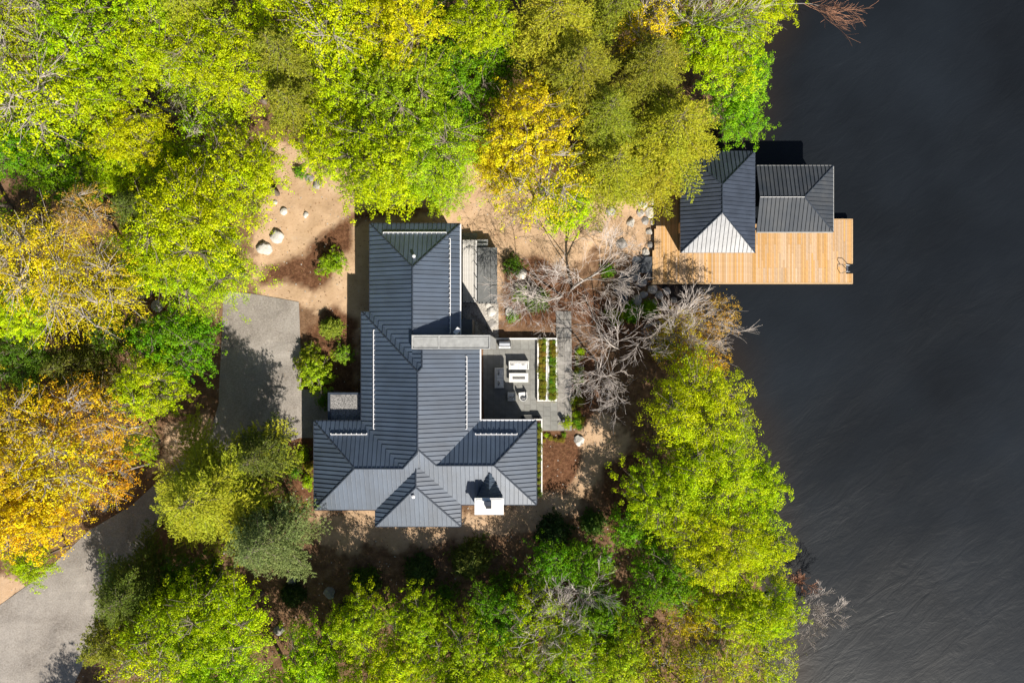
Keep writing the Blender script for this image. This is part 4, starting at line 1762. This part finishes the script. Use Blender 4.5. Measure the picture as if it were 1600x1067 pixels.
B, P_ = broad_tree, pine_tree
FG = 'trees of the wood'
TREES = [
    # upper left wood
    ('b', 35, 45, 84, YLIME, 15, 'yellow green tree at the wood corner farthest from the lake and house', 'o'),
    ('b', 120, 55, 74, LIME, 15, 'lime green tree next to the wood corner, inland of the tangled birch', ''),
    ('b', 55, 150, 82, YLIME, 16, 'sparse yellow green tree full of pale branches in the deep wood', 'o'),
    ('b', 145, 150, 70, LIME, 14, 'lime tree with the long pale leaning trunk beside it', ''),
    ('b', 222, 78, 62, YLIME, 14, 'yellow lime tree between the leaning trunk and the olive pine', ''),
    ('b', 232, 12, 58, LIME, 14, 'lime tree at the wood border beyond the leaning trunk', ''),
    ('p', 302, 15, 52, OLIVE_Y, 16, 'olive pine mixed among lime crowns deep in the wood', ''),
    ('b', 345, 92, 84, YLIME, 15, 'broad yellow lime crown beside the small reddish clearing', ''),
    ('b', 290, 120, 50, LIME, 8, 'lower lime crown shaded by the broad yellow lime crown', 'o'),
    ('b', 205, 212, 58, YLIME, 13, 'yellow lime tree just down from the leaning trunk', ''),
    ('b', 20, 232, 56, GREEN, 9, 'mid green tree with scattered dead twigs deep in the wood', ''),
    ('b', 100, 262, 72, GREEN, 9, 'mid green tree behind the rusty topped maple', ''),
    ('b', 185, 262, 56, LIME, 9.5, 'green lime tree between mid green and bright lime crowns', ''),
    ('b', 330, 205, 58, LIME, 11, 'thin lime tree over the fallen birch twigs', 'o'),
    ('b', 262, 262, 54, LIME, 9.5, 'green lime crown behind the wide bright lime tree', ''),
    ('b', 378, 268, 72, YLIME, 13, 'yellow lime tree edging the sandy yard near the rocks', ''),
    ('p', 215, 330, 44, DPINE, 12, 'small dark pine squeezed between maple and bright lime crown', ''),
    ('b', 128, 330, 44, RUST, 16, 'narrow rusty orange topped maple rising above the gold crown', 'o'),
    ('b', 60, 405, 84, GOLD, 15, 'large golden maple with grey limbs, side facing the deep wood', 'o'),
    ('b', 135, 445, 86, (.74, .66, .012), 15, 'large yellow maple with grey limbs above the shaded hollow', 'o'),
    ('b', 30, 480, 54, YLIME, 13, 'yellow crown below the large golden maple', ''),
    ('b', 295, 350, 92, YLIME, 15, 'wide bright lime tree overhanging the sandy yard, upper half', ''),
    ('b', 320, 415, 78, LIME, 13, 'bright lime tree above the head of the parking court', ''),
    ('b', 240, 400, 64, LIME, 12, 'lime tree between the golden maple and the parking court', ''),
    ('b', 270, 535, 66, GREEN, 11, 'deep green tree beside the shaded side of the parking court', ''),
    ('b', 232, 602, 60, LIME, 12, 'lime green tree leaning toward the parking court bend', ''),
    ('b', 30, 560, 52, DGREEN, 10, 'dark green crown below the golden maples', ''),
    ('p', 105, 575, 54, DPINE, 10, 'dim olive pine under the golden maple edge', ''),
    ('b', 185, 520, 40, DGREEN, 8, 'low dark green sapling in the hollow beside the golden maple', ''),
    ('b', 50, 665, 66, GOLD, 14, 'orange gold maple above the drive, the one deepest in the wood', 'o'),
    ('b', 130, 655, 76, ORANGE, 13, 'bright orange maple overhanging the bend of the drive', 'o'),
    ('b', 85, 725, 78, GOLD, 14, 'golden orange maple beside the drive with dark forked limbs', 'o'),
    ('b', 170, 745, 46, ORANGE, 10, 'small orange maple touching the shaded drive', 'o'),
    ('b', 42, 810, 74, (.82, .66, .012), 12, 'glowing yellow maple at the pale end of the drive', ''),
    ('b', 45, 880, 34, LIME, 8, 'small lime tree hanging over the pale end of the drive', ''),
    ('b', 5, 740, 60, GOLD, 13, 'gold maple on the wooded bank of the drive', ''),
    ('b', 215, 700, 26, LIME, 6, 'little lime sapling beside the orange maple', ''),
    # above the house
    ('p', 445, 95, 58, OLIVE, 16, 'olive pine bordering the small reddish clearing', ''),
    ('p', 462, 172, 50, OLIVE, 15, 'olive pine between reddish clearing and the lime crowns above the yard', ''),
    ('b', 415, 20, 46, YLIME, 14, 'yellow lime crown at the top of the reddish clearing', ''),
    ('b', 505, 38, 78, YLIME, 16, 'yellow lime tree with a white forked trunk showing', 'o'),
    ('b', 555, 30, 66, YLIME, 15, 'dense yellow lime crown behind the white forked trunk', ''),
    ('b', 628, 35, 72, (.70, .70, .006), 16, 'bright yellow crown with a ragged rim over a dark gap', ''),
    ('b', 545, 130, 68, LIME, 12, 'lime crown between olive pine and the dark gap', ''),
    ('b', 625, 145, 74, (.36, .56, .012), 14, 'green lime crown below the bright yellow crown', ''),
    ('b', 520, 225, 62, YLIME, 13, 'yellow lime crown over the sandy yard beside the rocks', ''),
    ('b', 585, 240, 74, LIME, 14, 'lime crown overhanging the yard behind the house', ''),
    ('b', 668, 235, 80, (.40, .62, .012), 14, 'big green lime crown right behind the house roof', ''),
    ('b', 695, 285, 48, LIME, 10, 'lower lime crown nearest the house hip roof', ''),
    ('b', 610, 290, 46, YLIME, 10, 'low yellow lime crown at the yard shadow behind the house', ''),
    ('b', 725, 120, 70, GREEN, 9, 'shaded deep green crown between lime and olive crowns', ''),
    ('b', 700, 185, 56, GREEN, 8, 'deep green crown in the gap behind the gold maple', ''),
    ('b', 752, 28, 58, LIME, 15, 'lime green crown beside a dark gap and the olive pines', ''),
    ('b', 790, 85, 46, GREEN, 8, 'green crown tucked against the tallest olive pines', ''),
    ('p', 868, 42, 84, OLIVE_Y, 19, 'tall olive pine among the pines behind the gold maple', ''),
    ('p', 905, 118, 74, OLIVE, 18, 'olive pine in the middle of the pine group', ''),
    ('p', 948, 185, 66, OLIVE, 16, 'shaded olive pine between gold maple and lakeside pine', ''),
    ('p', 1048, 205, 92, OLIVE_Y, 17, 'largest lit olive pine leaning over the boathouse roof', ''),
    ('p', 958, 262, 74, OLIVE_Y, 14, 'olive yellow pine above the sandy slope', ''),
    ('p', 1030, 275, 50, OLIVE_Y, 11, 'olive pine whose tip hangs over the dock boards', ''),
    ('p', 1015, 110, 66, OLIVE, 17, 'olive pine behind the lit lakeside pine', ''),
    ('b', 1005, 45, 62, GOLD, 15, 'thin gold crown with white branches among the pines', 'o'),
    ('p', 960, 20, 54, OLIVE, 17, 'olive pine beside the thin gold crown', ''),
    ('b', 825, 195, 74, GOLD, 15, 'gold maple above the yard beside the house, rounded top', ''),
    ('b', 845, 282, 76, (.74, .70, .012), 13, 'yellow maple reaching down over the sandy yard', 'o'),
    ('b', 775, 255, 46, GOLD, 11, 'low gold crown on the house side of the gold maple', ''),
    ('b', 880, 320, 44, YLIME, 9, 'low yellow lime crown at the sandy slope', ''),
    ('b', 1125, 70, 70, LIME, 14, 'lime green tree on the shore above the boathouse', ''),
    ('b', 1160, 125, 52, (.34, .58, .012), 11, 'green lime tree with a white limb over the water', ''),
    ('b', 1150, 182, 46, (.28, .56, .012), 9, 'fresh green tree squeezed between pine and water behind the boathouse', ''),
    ('b', 1185, 8, 52, YLIME, 12, 'yellow lime tree at the shore corner above the dark water', ''),
    ('b', 1095, 20, 48, YLIME, 13, 'yellow lime crown between gold crown and shore', 'o'),
    # lower left
    ('p', 322, 772, 116, OLIVE_Y, 16, 'broad olive yellow pine between the drive and the house wing', ''),
    ('p', 415, 845, 78, BLUEG, 15, 'bluish green pine with a pale top in front of the house wing', ''),
    ('p', 405, 715, 52, DPINE, 12, 'dark pine shading the end of the parking court', ''),
    ('p', 200, 930, 82, DPINE, 12, 'dark olive pine below the drive bend', ''),
    ('p', 165, 1005, 56, OLIVE, 11, 'olive pine at the pale end of the drive opposite the yellow maple', ''),
    ('b', 290, 985, 84, LIME, 13, 'lime crown between dark olive pine and bluish pine', ''),
    ('b', 350, 985, 66, YLIME, 13, 'yellow lime crown beside the shaded path bend', ''),
    ('b', 240, 1045, 70, YLIME, 13, 'yellow lime crown with pale branches below the dark olive pine', 'o'),
    ('b', 340, 1060, 66, LIME, 13, 'lime crown at the lower wood border by the shaded path', ''),
    ('b', 300, 905, 48, DGREEN, 8, 'low dark green tree in the pine shade', ''),
    # lower middle
    ('b', 490, 1030, 62, LIME, 7.6, 'lime crown at the wood border beside the shaded path', ''),
    ('b', 560, 985, 58, LIME, 7.6, 'round lime crown facing the house porch, first from the path', ''),
    ('b', 648, 975, 52, LIME, 7.6, 'flat lime crown facing the house porch, second from the path', ''),
    ('b', 620, 1050, 66, YLIME, 8.3, 'yellow lime crown behind the flat lime crown', ''),
    ('b', 715, 1020, 66, LIME, 8.3, 'lime crown below the dark conifer shrubs', ''),
    ('b', 775, 975, 52, GREEN, 6.9, 'mid green crown between lime crowns below the conifer shrubs', ''),
    ('b', 800, 1045, 62, LIME, 8.3, 'lime crown beside the grey twig tangle', ''),
    ('b', 838, 960, 50, YLIME, 7.6, 'yellow lime crown with a small gold spray beside the grey tangle', 'o'),
    ('b', 855, 885, 38, GREEN, 6.2, 'slim green tree nearest the chimney among the lower trees', ''),
    ('b', 920, 880, 38, GREEN, 6.2, 'slim green tree beside the grey curled dead top', ''),
    ('b', 935, 960, 52, GREEN, 6.9, 'mid green crown behind the grey twig tangle', ''),
    ('b', 890, 1030, 66, LIME, 8.3, 'lime crown below the grey twig tangle', ''),
    ('b', 965, 1040, 60, (.46, .58, .012), 8.3, 'green yellow crown next to the gold lower crown', ''),
    ('b', 1040, 1050, 64, (.56, .56, .008), 8.3, 'gold green crown at the lower wood border', 'o'),
    # lakeside right
    ('b', 1088, 640, 78, YLIME, 12, 'yellow lime tree by the water below the orange birch', ''),
    ('b', 1140, 655, 44, LIME, 10, 'lime crown arching over the water beside the yellow lime tree', 'o'),
    ('b', 1035, 775, 62, LIME, 12, 'lime tree overhanging the sandy path bend', ''),
    ('b', 1110, 745, 76, YLIME, 13, 'tall yellow lime tree in the lakeside row, upper one', ''),
    ('b', 1170, 770, 62, LIME, 11, 'lime tree spreading over the water in the lakeside row', ''),
    ('b', 1115, 850, 74, YLIME, 13, 'yellow lime tree in the middle of the lakeside row', ''),
    ('b', 1190, 860, 52, YLIME, 11, 'yellow lime tree by the reddish dead branch over the water', ''),
    ('b', 1205, 955, 50, YLIME, 11, 'yellow lime crown above the grey twigs in the water', ''),
    ('b', 1150, 950, 64, LIME, 12, 'lime tree behind the grey twigs in the water', ''),
    ('b', 1045, 900, 58, GREEN, 9, 'shaded green tree behind the lakeside row', ''),
    ('b', 990, 830, 38, GREEN, 7, 'low green tree on the shaded bank by the path bend', ''),
    ('b', 1200, 1035, 52, YLIME, 11, 'yellow lime tree lowest along the shore', 'o'),
    ('b', 1120, 1040, 58, (.55, .62, .008), 11, 'yellow green crown with grey gaps inland of the lowest shore tree', 'o'),
    ('b', 1085, 960, 48, (.6, .52, .012), 9, 'small gold green crown in the shaded lower wood', 'o'),
    # orange birches by the dock
    ('b', 1060, 532, 44, GOLD, 7, 'gold leaved birch between dock and yellow lime tree', 'o'),
    ('b', 1112, 496, 42, RUST, 6.5, 'sparse rusty leaved birch leaning out over the water by the dock', 'o'),
    ('b', 1098, 562, 40, ORANGE, 7, 'orange leaved birch reaching over the water', 'o'),
]
for rec_ in TREES:
    if rec_[0] == 'b':
        B(*rec_[1:7], rec_[7])
    else:
        P_(*rec_[1:7])
# trees just outside the frame whose shadows fall into it
OUT = [(120, 1270, 66, LIME), (420, 1120, 66, LIME), (560, 1115, 66, YLIME), (720, 1120, 70, LIME), (880, 1130, 66, GREEN), (1060, 1130, 66, YLIME), (1190, 1120, 56, LIME), (250, 1130, 70, YLIME),
       (-60, 120, 70, LIME), (-70, 300, 70, GREEN), (-60, 480, 70, GOLD), (-60, 640, 70, GOLD), (-60, 800, 66, GOLD), (100, -50, 70, LIME), (300, -60, 66, YLIME), (480, -50, 66, LIME), (680, -55, 70, GREEN), (900, -60, 66, LIME), (1080, -50, 60, LIME)]
for x, y, r, c in OUT:
    B(x, y, r, c, 10.0, 'leafy tree of the surrounding wood at its outer fringe', '', 'surrounding wood')


# ------------------------------------------------------------------ bare trees
def bare_tree(px, py, H, label, seed, lean=(0, 0), spread=1.0, depth=5, r0=.16, kids=(3, 5), material='bark_twig', name='bare_tree', cat='tree', z=None, rz=0.0, scale=1.0, droop=0.0):
    p = on_ground(px, py) if z is None else W(px, py, z)
    t = thing(name, label, cat, (p.x, p.y, p.z - .05), rz)
    t.scale = (scale,) * 3
    tr, br = bare_branches(seed, H, spread, depth, lean, r0, kids, droop=droop)
    link('trunk', tr.mesh('trunk', M['bark_pale'], smooth=True), t)
    link('branches', br.mesh('branches', M[material]), t)
    return t


bare_tree(893, 452, 11.0, 'leafless grey birch over the slate steps, limb reaching toward the dock', 3, (.25, .12), 1.25, 5, .17, (3, 4), droop=.5)
bare_tree(880, 462, 10, 'leafless grey birch fanning over the paved walk beside the planters', 5, (-.30, -.10), 1.3, 5, .13, (3, 4), droop=1.0)
bare_tree(950, 535, 10.5, 'leafless grey tree fanning over the slope below the walk', 8, (-.05, -.40), 1.3, 5, .15, (3, 4), droop=1.0)
bare_tree(930, 560, 9.5, 'low leafless tree spreading brownish twigs beside the patio walk', 12, (.15, -.45), 1.3, 5, .13, (3, 4), droop=1.0)
bare_tree(1005, 512, 9.5, 'leafless pale birch leaning far out toward the water by the dock', 11, (.85, .32), 1.0, 5, .17, (3, 4), droop=.3)
bare_tree(1015, 530, 8.0, 'leafless pale birch stem rising under the rusty leaves', 15, (.9, .05), 1.0, 5, .13, (3, 3), droop=.3)
bare_tree(272, 176, 13, 'pale leaning birch trunk crossing the wood', 17, (-.3, .12), .9, 4, .2, (3, 4))
bare_tree(352, 190, 7, 'fallen looking birch top with fine pale twigs', 18, (-.3, .1), 1.2, 5, .1, (3, 4))
bare_tree(60, 170, 12, 'tangled grey birch in the wood corner', 19, (-.1, -.2), 1.1, 5, .15, (3, 4))
bare_tree(225, 665, 10, 'dark forked dead tree at the bend of the drive', 20, (-.5, .05), 1.1, 5, .15, (3, 4), 'bark')
bare_tree(1015, 60, 14, 'white barked leafless birch among the pines', 23, (0, .1), .9, 5, .15, (3, 4))
bare_tree(870, 940, 9, 'grey twig tangle topping the lower trees', 27, (.0, -.1), 1.3, 5, .10, (3, 5))
bare_tree(885, 900, 9, 'curled grey dead top beside the slim green trees', 28, (.05, .0), 1.2, 4, .09, (3, 4))
bare_tree(1232, 950, 5.5, 'grey drowned branch reaching over the lake', 29, (.9, .1), 1.2, 5, .07, (3, 4), 'bark_twig', 'dead_branch', 'branch', .1)
bare_tree(1222, 908, 3.4, 'reddish dead branch poking out over the lake', 30, (.8, .2), 1.1, 5, .05, (3, 4), 'bark_red', 'dead_branch', 'branch', .8)
bare_tree(1225, 6, 7.0, 'reddish dead bough hanging over the dark water at the shore corner', 33, (1.6, -.12), .9, 4, .06, (3, 4), 'bark_red', 'dead_branch', 'branch', 2.5)

# ------------------------------------------------------------------ shrubs and low plants
SHR = []
for sd_ in (51, 52, 53):
    cm, mb = broad_crown(1.0, sd_, 1.3, .085, .8, 34)
    SHR.append((cm, mb.mesh('stems', M['bark'])))
SPR = []
for sd_ in (61, 62):
    cm, mb = pine_crown(1.0, sd_, 1.5, 1.6)
    SPR.append((cm, mb.mesh('stems', M['bark'])))


def shrub(px, py, r, col, label, fir=False, group=None, hgt=1.0):
    p = on_ground(px, py)
    rm = r * mpp(p.z + 1)
    t = thing('conifer_shrub' if fir else 'shrub', label, 'shrub', (p.x, p.y, p.z - .03), rt.uniform(0, 6.28), group)
    cm, sm = rt.choice(SPR if fir else SHR)
    for nm, me_ in (('stems', sm), ('foliage', cm)):
        o = link(nm, me_, t, (0, 0, 0 if fir else rm * .75 * hgt))
        o.scale = (rm, rm, rm * hgt)
        if nm == 'foliage':
            o.color = jitter(col)
    return t


for a in [(520, 412, 19, (.30, .48, .012), 'small bright lime shrub alone on the mulch patch'),
          (520, 512, 18, (.24, .34, .03), 'rounded green shrub nearest the sandy end of the bed by the house', True),
          (497, 582, 26, (.36, .50, .015), 'large bright lime shrub in the shaded bed by the parking court'),
          (486, 560, 18, (.30, .42, .02), 'green lime shrub touching the parking court edge'),
          (538, 553, 14, (.28, .40, .03), 'small round green shrub close to the house eave'),
          (510, 625, 12, DGREEN, 'dark little shrub beside the gravel canopy'),
          (475, 708, 10, LIME, 'lime clump in the bed by the end of the parking court'),
          (484, 728, 9, (.4, .4, .02), 'yellow green clump beside the house wing, upper one'),
          (482, 752, 10, LIME, 'lime clump beside the house wing, lower one'),
          (462, 735, 11, GREEN, 'green clump under the dark pine beside the bed'),
          (802, 415, 14, DGREEN, 'dark green shrub beside the pale boulder on the yard slope'),
          (815, 460, 12, GREEN, 'green shrub below the pale boulder on the yard slope'),
          (802, 495, 8, GREEN, 'little green shrub at the patio wall corner'),
          (838, 470, 20, (.16, .25, .06), 'grey green shrub under the bare birch twigs', True),
          (985, 490, 16, GREEN, 'spiky green shrub below the round boulder by the steps', True),
          (1010, 485, 15, GREEN, 'green shrub on the bank between steps and dock', True),
          (960, 495, 13, (.3, .36, .02), 'yellow green shrub at the foot of the slate steps'),
          (1040, 545, 18, GREEN, 'green shrub under the gold leaved birch'),
          (948, 425, 10, GREEN, 'small green shrub between birch and slate steps'),
          (735, 870, 31, DPINE, 'biggest dark conifer shrub facing the porch and chimney', True),
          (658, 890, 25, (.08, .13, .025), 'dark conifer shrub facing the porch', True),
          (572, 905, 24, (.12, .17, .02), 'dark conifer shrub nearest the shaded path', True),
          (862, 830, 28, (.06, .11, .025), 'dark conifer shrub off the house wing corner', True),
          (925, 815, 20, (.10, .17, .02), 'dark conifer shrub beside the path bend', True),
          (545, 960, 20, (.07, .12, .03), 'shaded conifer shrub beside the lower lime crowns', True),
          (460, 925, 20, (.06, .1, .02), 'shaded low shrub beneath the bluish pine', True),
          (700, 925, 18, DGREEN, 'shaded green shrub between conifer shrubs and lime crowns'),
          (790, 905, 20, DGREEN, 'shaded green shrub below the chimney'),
          (885, 660, 8, LIME, 'small lime plant at the corner of the paved walk'),
          (470, 270, 9, GREEN, 'small green plant by the rocks at the yard head'),
          (412, 245, 14, LIME, 'lime seedling at the wood edge by the rocks')]:
    shrub(*a)
# low plants along the walk: countable clumps
i = 0
for y in range(548, 672, 9):
    for x in (899, 906):
        i += 1
        if rt.random() < .75:
            shrub(x + rt.uniform(-3, 3), y + rt.uniform(-3, 3), rt.uniform(3.2, 6.5), rt.choice([GREEN, LIME, (.35, .36, .03)]), 'low green clump in the planting strip along the paved walk', False, 'clumps along the paved walk')
for x in range(848, 890, 7):
    shrub(x + rt.uniform(-2, 2), 682 + rt.uniform(-4, 6), rt.uniform(3, 5), rt.choice([GREEN, LIME, (.35, .3, .03)]), 'low clump in the bed below the patio end', False, 'clumps below the patio end')
for (x0, y0, x1, y1, zt), cols, lab, grp, step, sz in (
        (pl1, [(.36, .36, .03), (.30, .36, .02), (.42, .36, .04)], 'low yellow green plant in the planter beside the patio', 'plants in the patio planter', .42, .24),
        (pl2, [(.26, .38, .02), (.2, .36, .02), (.36, .34, .03)], 'green plant in the planter beside the walkway', 'plants in the walkway planter', .45, .30),
        (pl3, [(.22, .32, .02), (.3, .32, .03)], 'green plant in the narrow planter by the wing', 'plants in the wing planter', .6, .26)):
    y = y0 + .2
    while y < y1 - .1:
        for fx in ((.27, .73) if grp != 'plants in the wing planter' else (.6,)):
            x = x0 + (x1 - x0) * fx + rt.uniform(-.06, .06)
            s = sz * rt.uniform(.7, 1.25)
            t = thing('planter_plant', lab, 'plant', (x, y + rt.uniform(-.1, .1), zt - .03), rt.uniform(0, 6.28), grp)
            cm, sm = rt.choice(SHR)
            for nm, me_ in (('stems', sm), ('foliage', cm)):
                o = link(nm, me_, t, (0, 0, s * .7))
                o.scale = (s, s, s * 1.0)
                if nm == 'foliage':
                    o.color = jitter(rt.choice(cols), .15)
        y += step


# ------------------------------------------------------------------ boulders
def boulder(px, py, r, label, pale=False, group=None, flat=.6, stretch=1.0, z=None):
    p = on_ground(px, py)
    if z is not None:
        p = W(px, py, z)
    rm = r * mpp(p.z)
    bm = bmesh.new()
    bmesh.ops.create_icosphere(bm, subdivisions=3, radius=1)
    sd_ = Vector((rt.uniform(0, 90), rt.uniform(0, 90), rt.uniform(0, 90)))
    cuts = [(Vector((rt.gauss(0, 1), rt.gauss(0, 1), rt.gauss(0, .8))).normalized(), rt.uniform(.62, .85)) for _ in range(9)]
    for v in bm.verts:
        d = v.co.normalized()
        q = 1.0
        for n_, c_ in cuts:
            t = d.dot(n_)
            if t * q > c_:
                q = c_ / t
        q *= 1 + .10 * mnoise.noise(d * 1.7 + sd_) + .04 * mnoise.noise(d * 5 + sd_)
        v.co = Vector((d.x * q * rm * stretch, d.y * q * rm / stretch, d.z * q * rm * flat))
    me_ = bpy.data.meshes.new('boulder')
    bm.to_mesh(me_)
    bm.free()
    me_.materials.append(M['rock_pale' if pale else 'rock'])
    o = link('boulder', me_, None, (p.x, p.y, p.z + rm * flat * .25))
    o.rotation_euler = (0, 0, rt.uniform(0, 6.28))
    return tag(o, label, 'rock', group)


for a in [(414, 388, 13, 'pale flat boulder at the wood edge of the sandy yard', True), (434, 369, 12, 'pale boulder beside the flat boulder in the sandy yard', True),
          (444, 331, 6, 'small round stone in the middle of the sandy yard', True), (430, 316, 4, 'tiny pale stone by the yellow lime tree', True), (478, 336, 5, 'flat little stone in the sandy yard', True),
          (496, 290, 8, 'grey rock at the yard head, first of a cluster', False), (484, 280, 7, 'grey rock at the yard head, second of a cluster', False),
          (813, 428, 10, 'round pale boulder on the mulch slope', True), (769, 487, 8, 'flat pale stepping stone beside the pebble bed', True), (768, 507, 9, 'brown stepping stone in the pebble bed shade', False), (764, 477, 6, 'small pale stone beside the swim spa', True),
          (905, 688, 9, 'white angular rock off the end of the patio', True), (953, 330, 9, 'grey boulder on the sandy slope under the pine', False), (985, 349, 8, 'round pale boulder alone on the sandy slope', True),
          (971, 382, 10, 'flat dark grey rock on the sandy slope', False), (1014, 362, 6, 'pale oval rock against the dock side', True), (994, 471, 11, 'round greenish boulder below the slate steps', False),
          (797, 487, 8, 'pale rock at the mulch edge by the yard', True), (515, 926, 10, 'shaded grey boulder on the path below the pine', False), (436, 985, 9, 'grey boulder beside the path bend', False), (247, 478, 10, 'mossy boulder in the shaded hollow', False),
          (455, 907, 9, 'rock in the shade beneath the bluish pine', False), (948, 875, 8, 'pale rock on the shaded bank below the path bend', True), (536, 950, 6, 'small stone beside the shaded conifer shrub', False), (165, 790, 9, 'dark flat rock beside the drive bend', False)]:
    boulder(*a)
for x, y, r in [(1012, 302, 8), (1020, 315, 9), (1006, 322, 6), (1017, 332, 10), (1008, 345, 7), (1000, 333, 7), (1021, 348, 6), (990, 306, 5), (1000, 318, 5), (978, 300, 5), (1016, 383, 6), (1008, 395, 7), (1021, 372, 5)]:
    boulder(x, y, r, 'grey shore rock piled against the landward edge of the dock', rt.random() < .5, 'rocks beside the dock')
for x, y, r in [(992, 432, 9), (1003, 442, 8), (1014, 432, 8), (1018, 452, 9), (1030, 462, 8), (1042, 455, 7), (1005, 460, 7), (1020, 475, 8), (1036, 478, 8), (1052, 470, 6)]:
    boulder(x, y, r, 'dark wet shore rock below the dock corner', False, 'wet rocks below the dock corner')
for x, y, r in [(1125, 625, 7), (1135, 700, 8), (1150, 790, 8), (1178, 850, 7), (1200, 930, 8), (1172, 60, 7), (1160, 110, 7), (1140, 150, 7)]:
    boulder(x, y, r, 'shoreline rock half under the lakeside trees', False, 'rocks along the wooded shore')

# ------------------------------------------------------------------ litter: fallen leaves, twigs, stones
def scatter_ground(n, seed, region, keep):
    rg = np.random.default_rng(seed)
    x = rg.uniform(region[0], region[2], n)
    y = rg.uniform(region[1], region[3], n)
    k = keep(x, y, rg)
    return x[k], y[k], rg


sx_of = lambda y: np.interp(-y, -SHY, SHX)
drive_w = [tuple(on_ground(*p_)[:2]) for p_ in DRIVE]
x, y, rg = scatter_ground(60000, 71, (-58, -40, 26, 40), lambda x, y, g: (sx_of(y) - x > .8) & ~(inside(drive_w, x, y) & (g.random(len(x)) > .2)) & ~((np.abs(x - 2.2) < 4.3) & (np.abs(y + 4.6) < 4.9)) & ((g.random(len(x)) < .3) | (soft_mask(SAND, x, y, .8, 11) < .5)))
n = len(x)
C = np.stack([x, y, ground(x, y) + .03], 1)
Nr = unit(np.array([0, 0, 1.0]) + rg.normal(0, .3, (n, 3)))
D = np.cross(Nr, rg.normal(0, 1, (n, 3)))
L = rg.uniform(.05, .15, n)
me_ = leaf_mesh('fallen_leaves', C, D, Nr, L, L * .7, rg.random(n), rg.random(n), M['leaf'])
o = link('fallen_leaves', me_)
o.color = (.26, .15, .07, 1)
o['kind'] = 'stuff'
tag(o, 'brown fallen leaves and needles strewn over the ground', 'leaves')
pebbles('ground_stones', 2600, (-58, -40, 16, 40), .06, M['pebble'], lambda x, y: np.where(sx_of(y) - x > .5, ground(x, y) + .02, -3), 9)
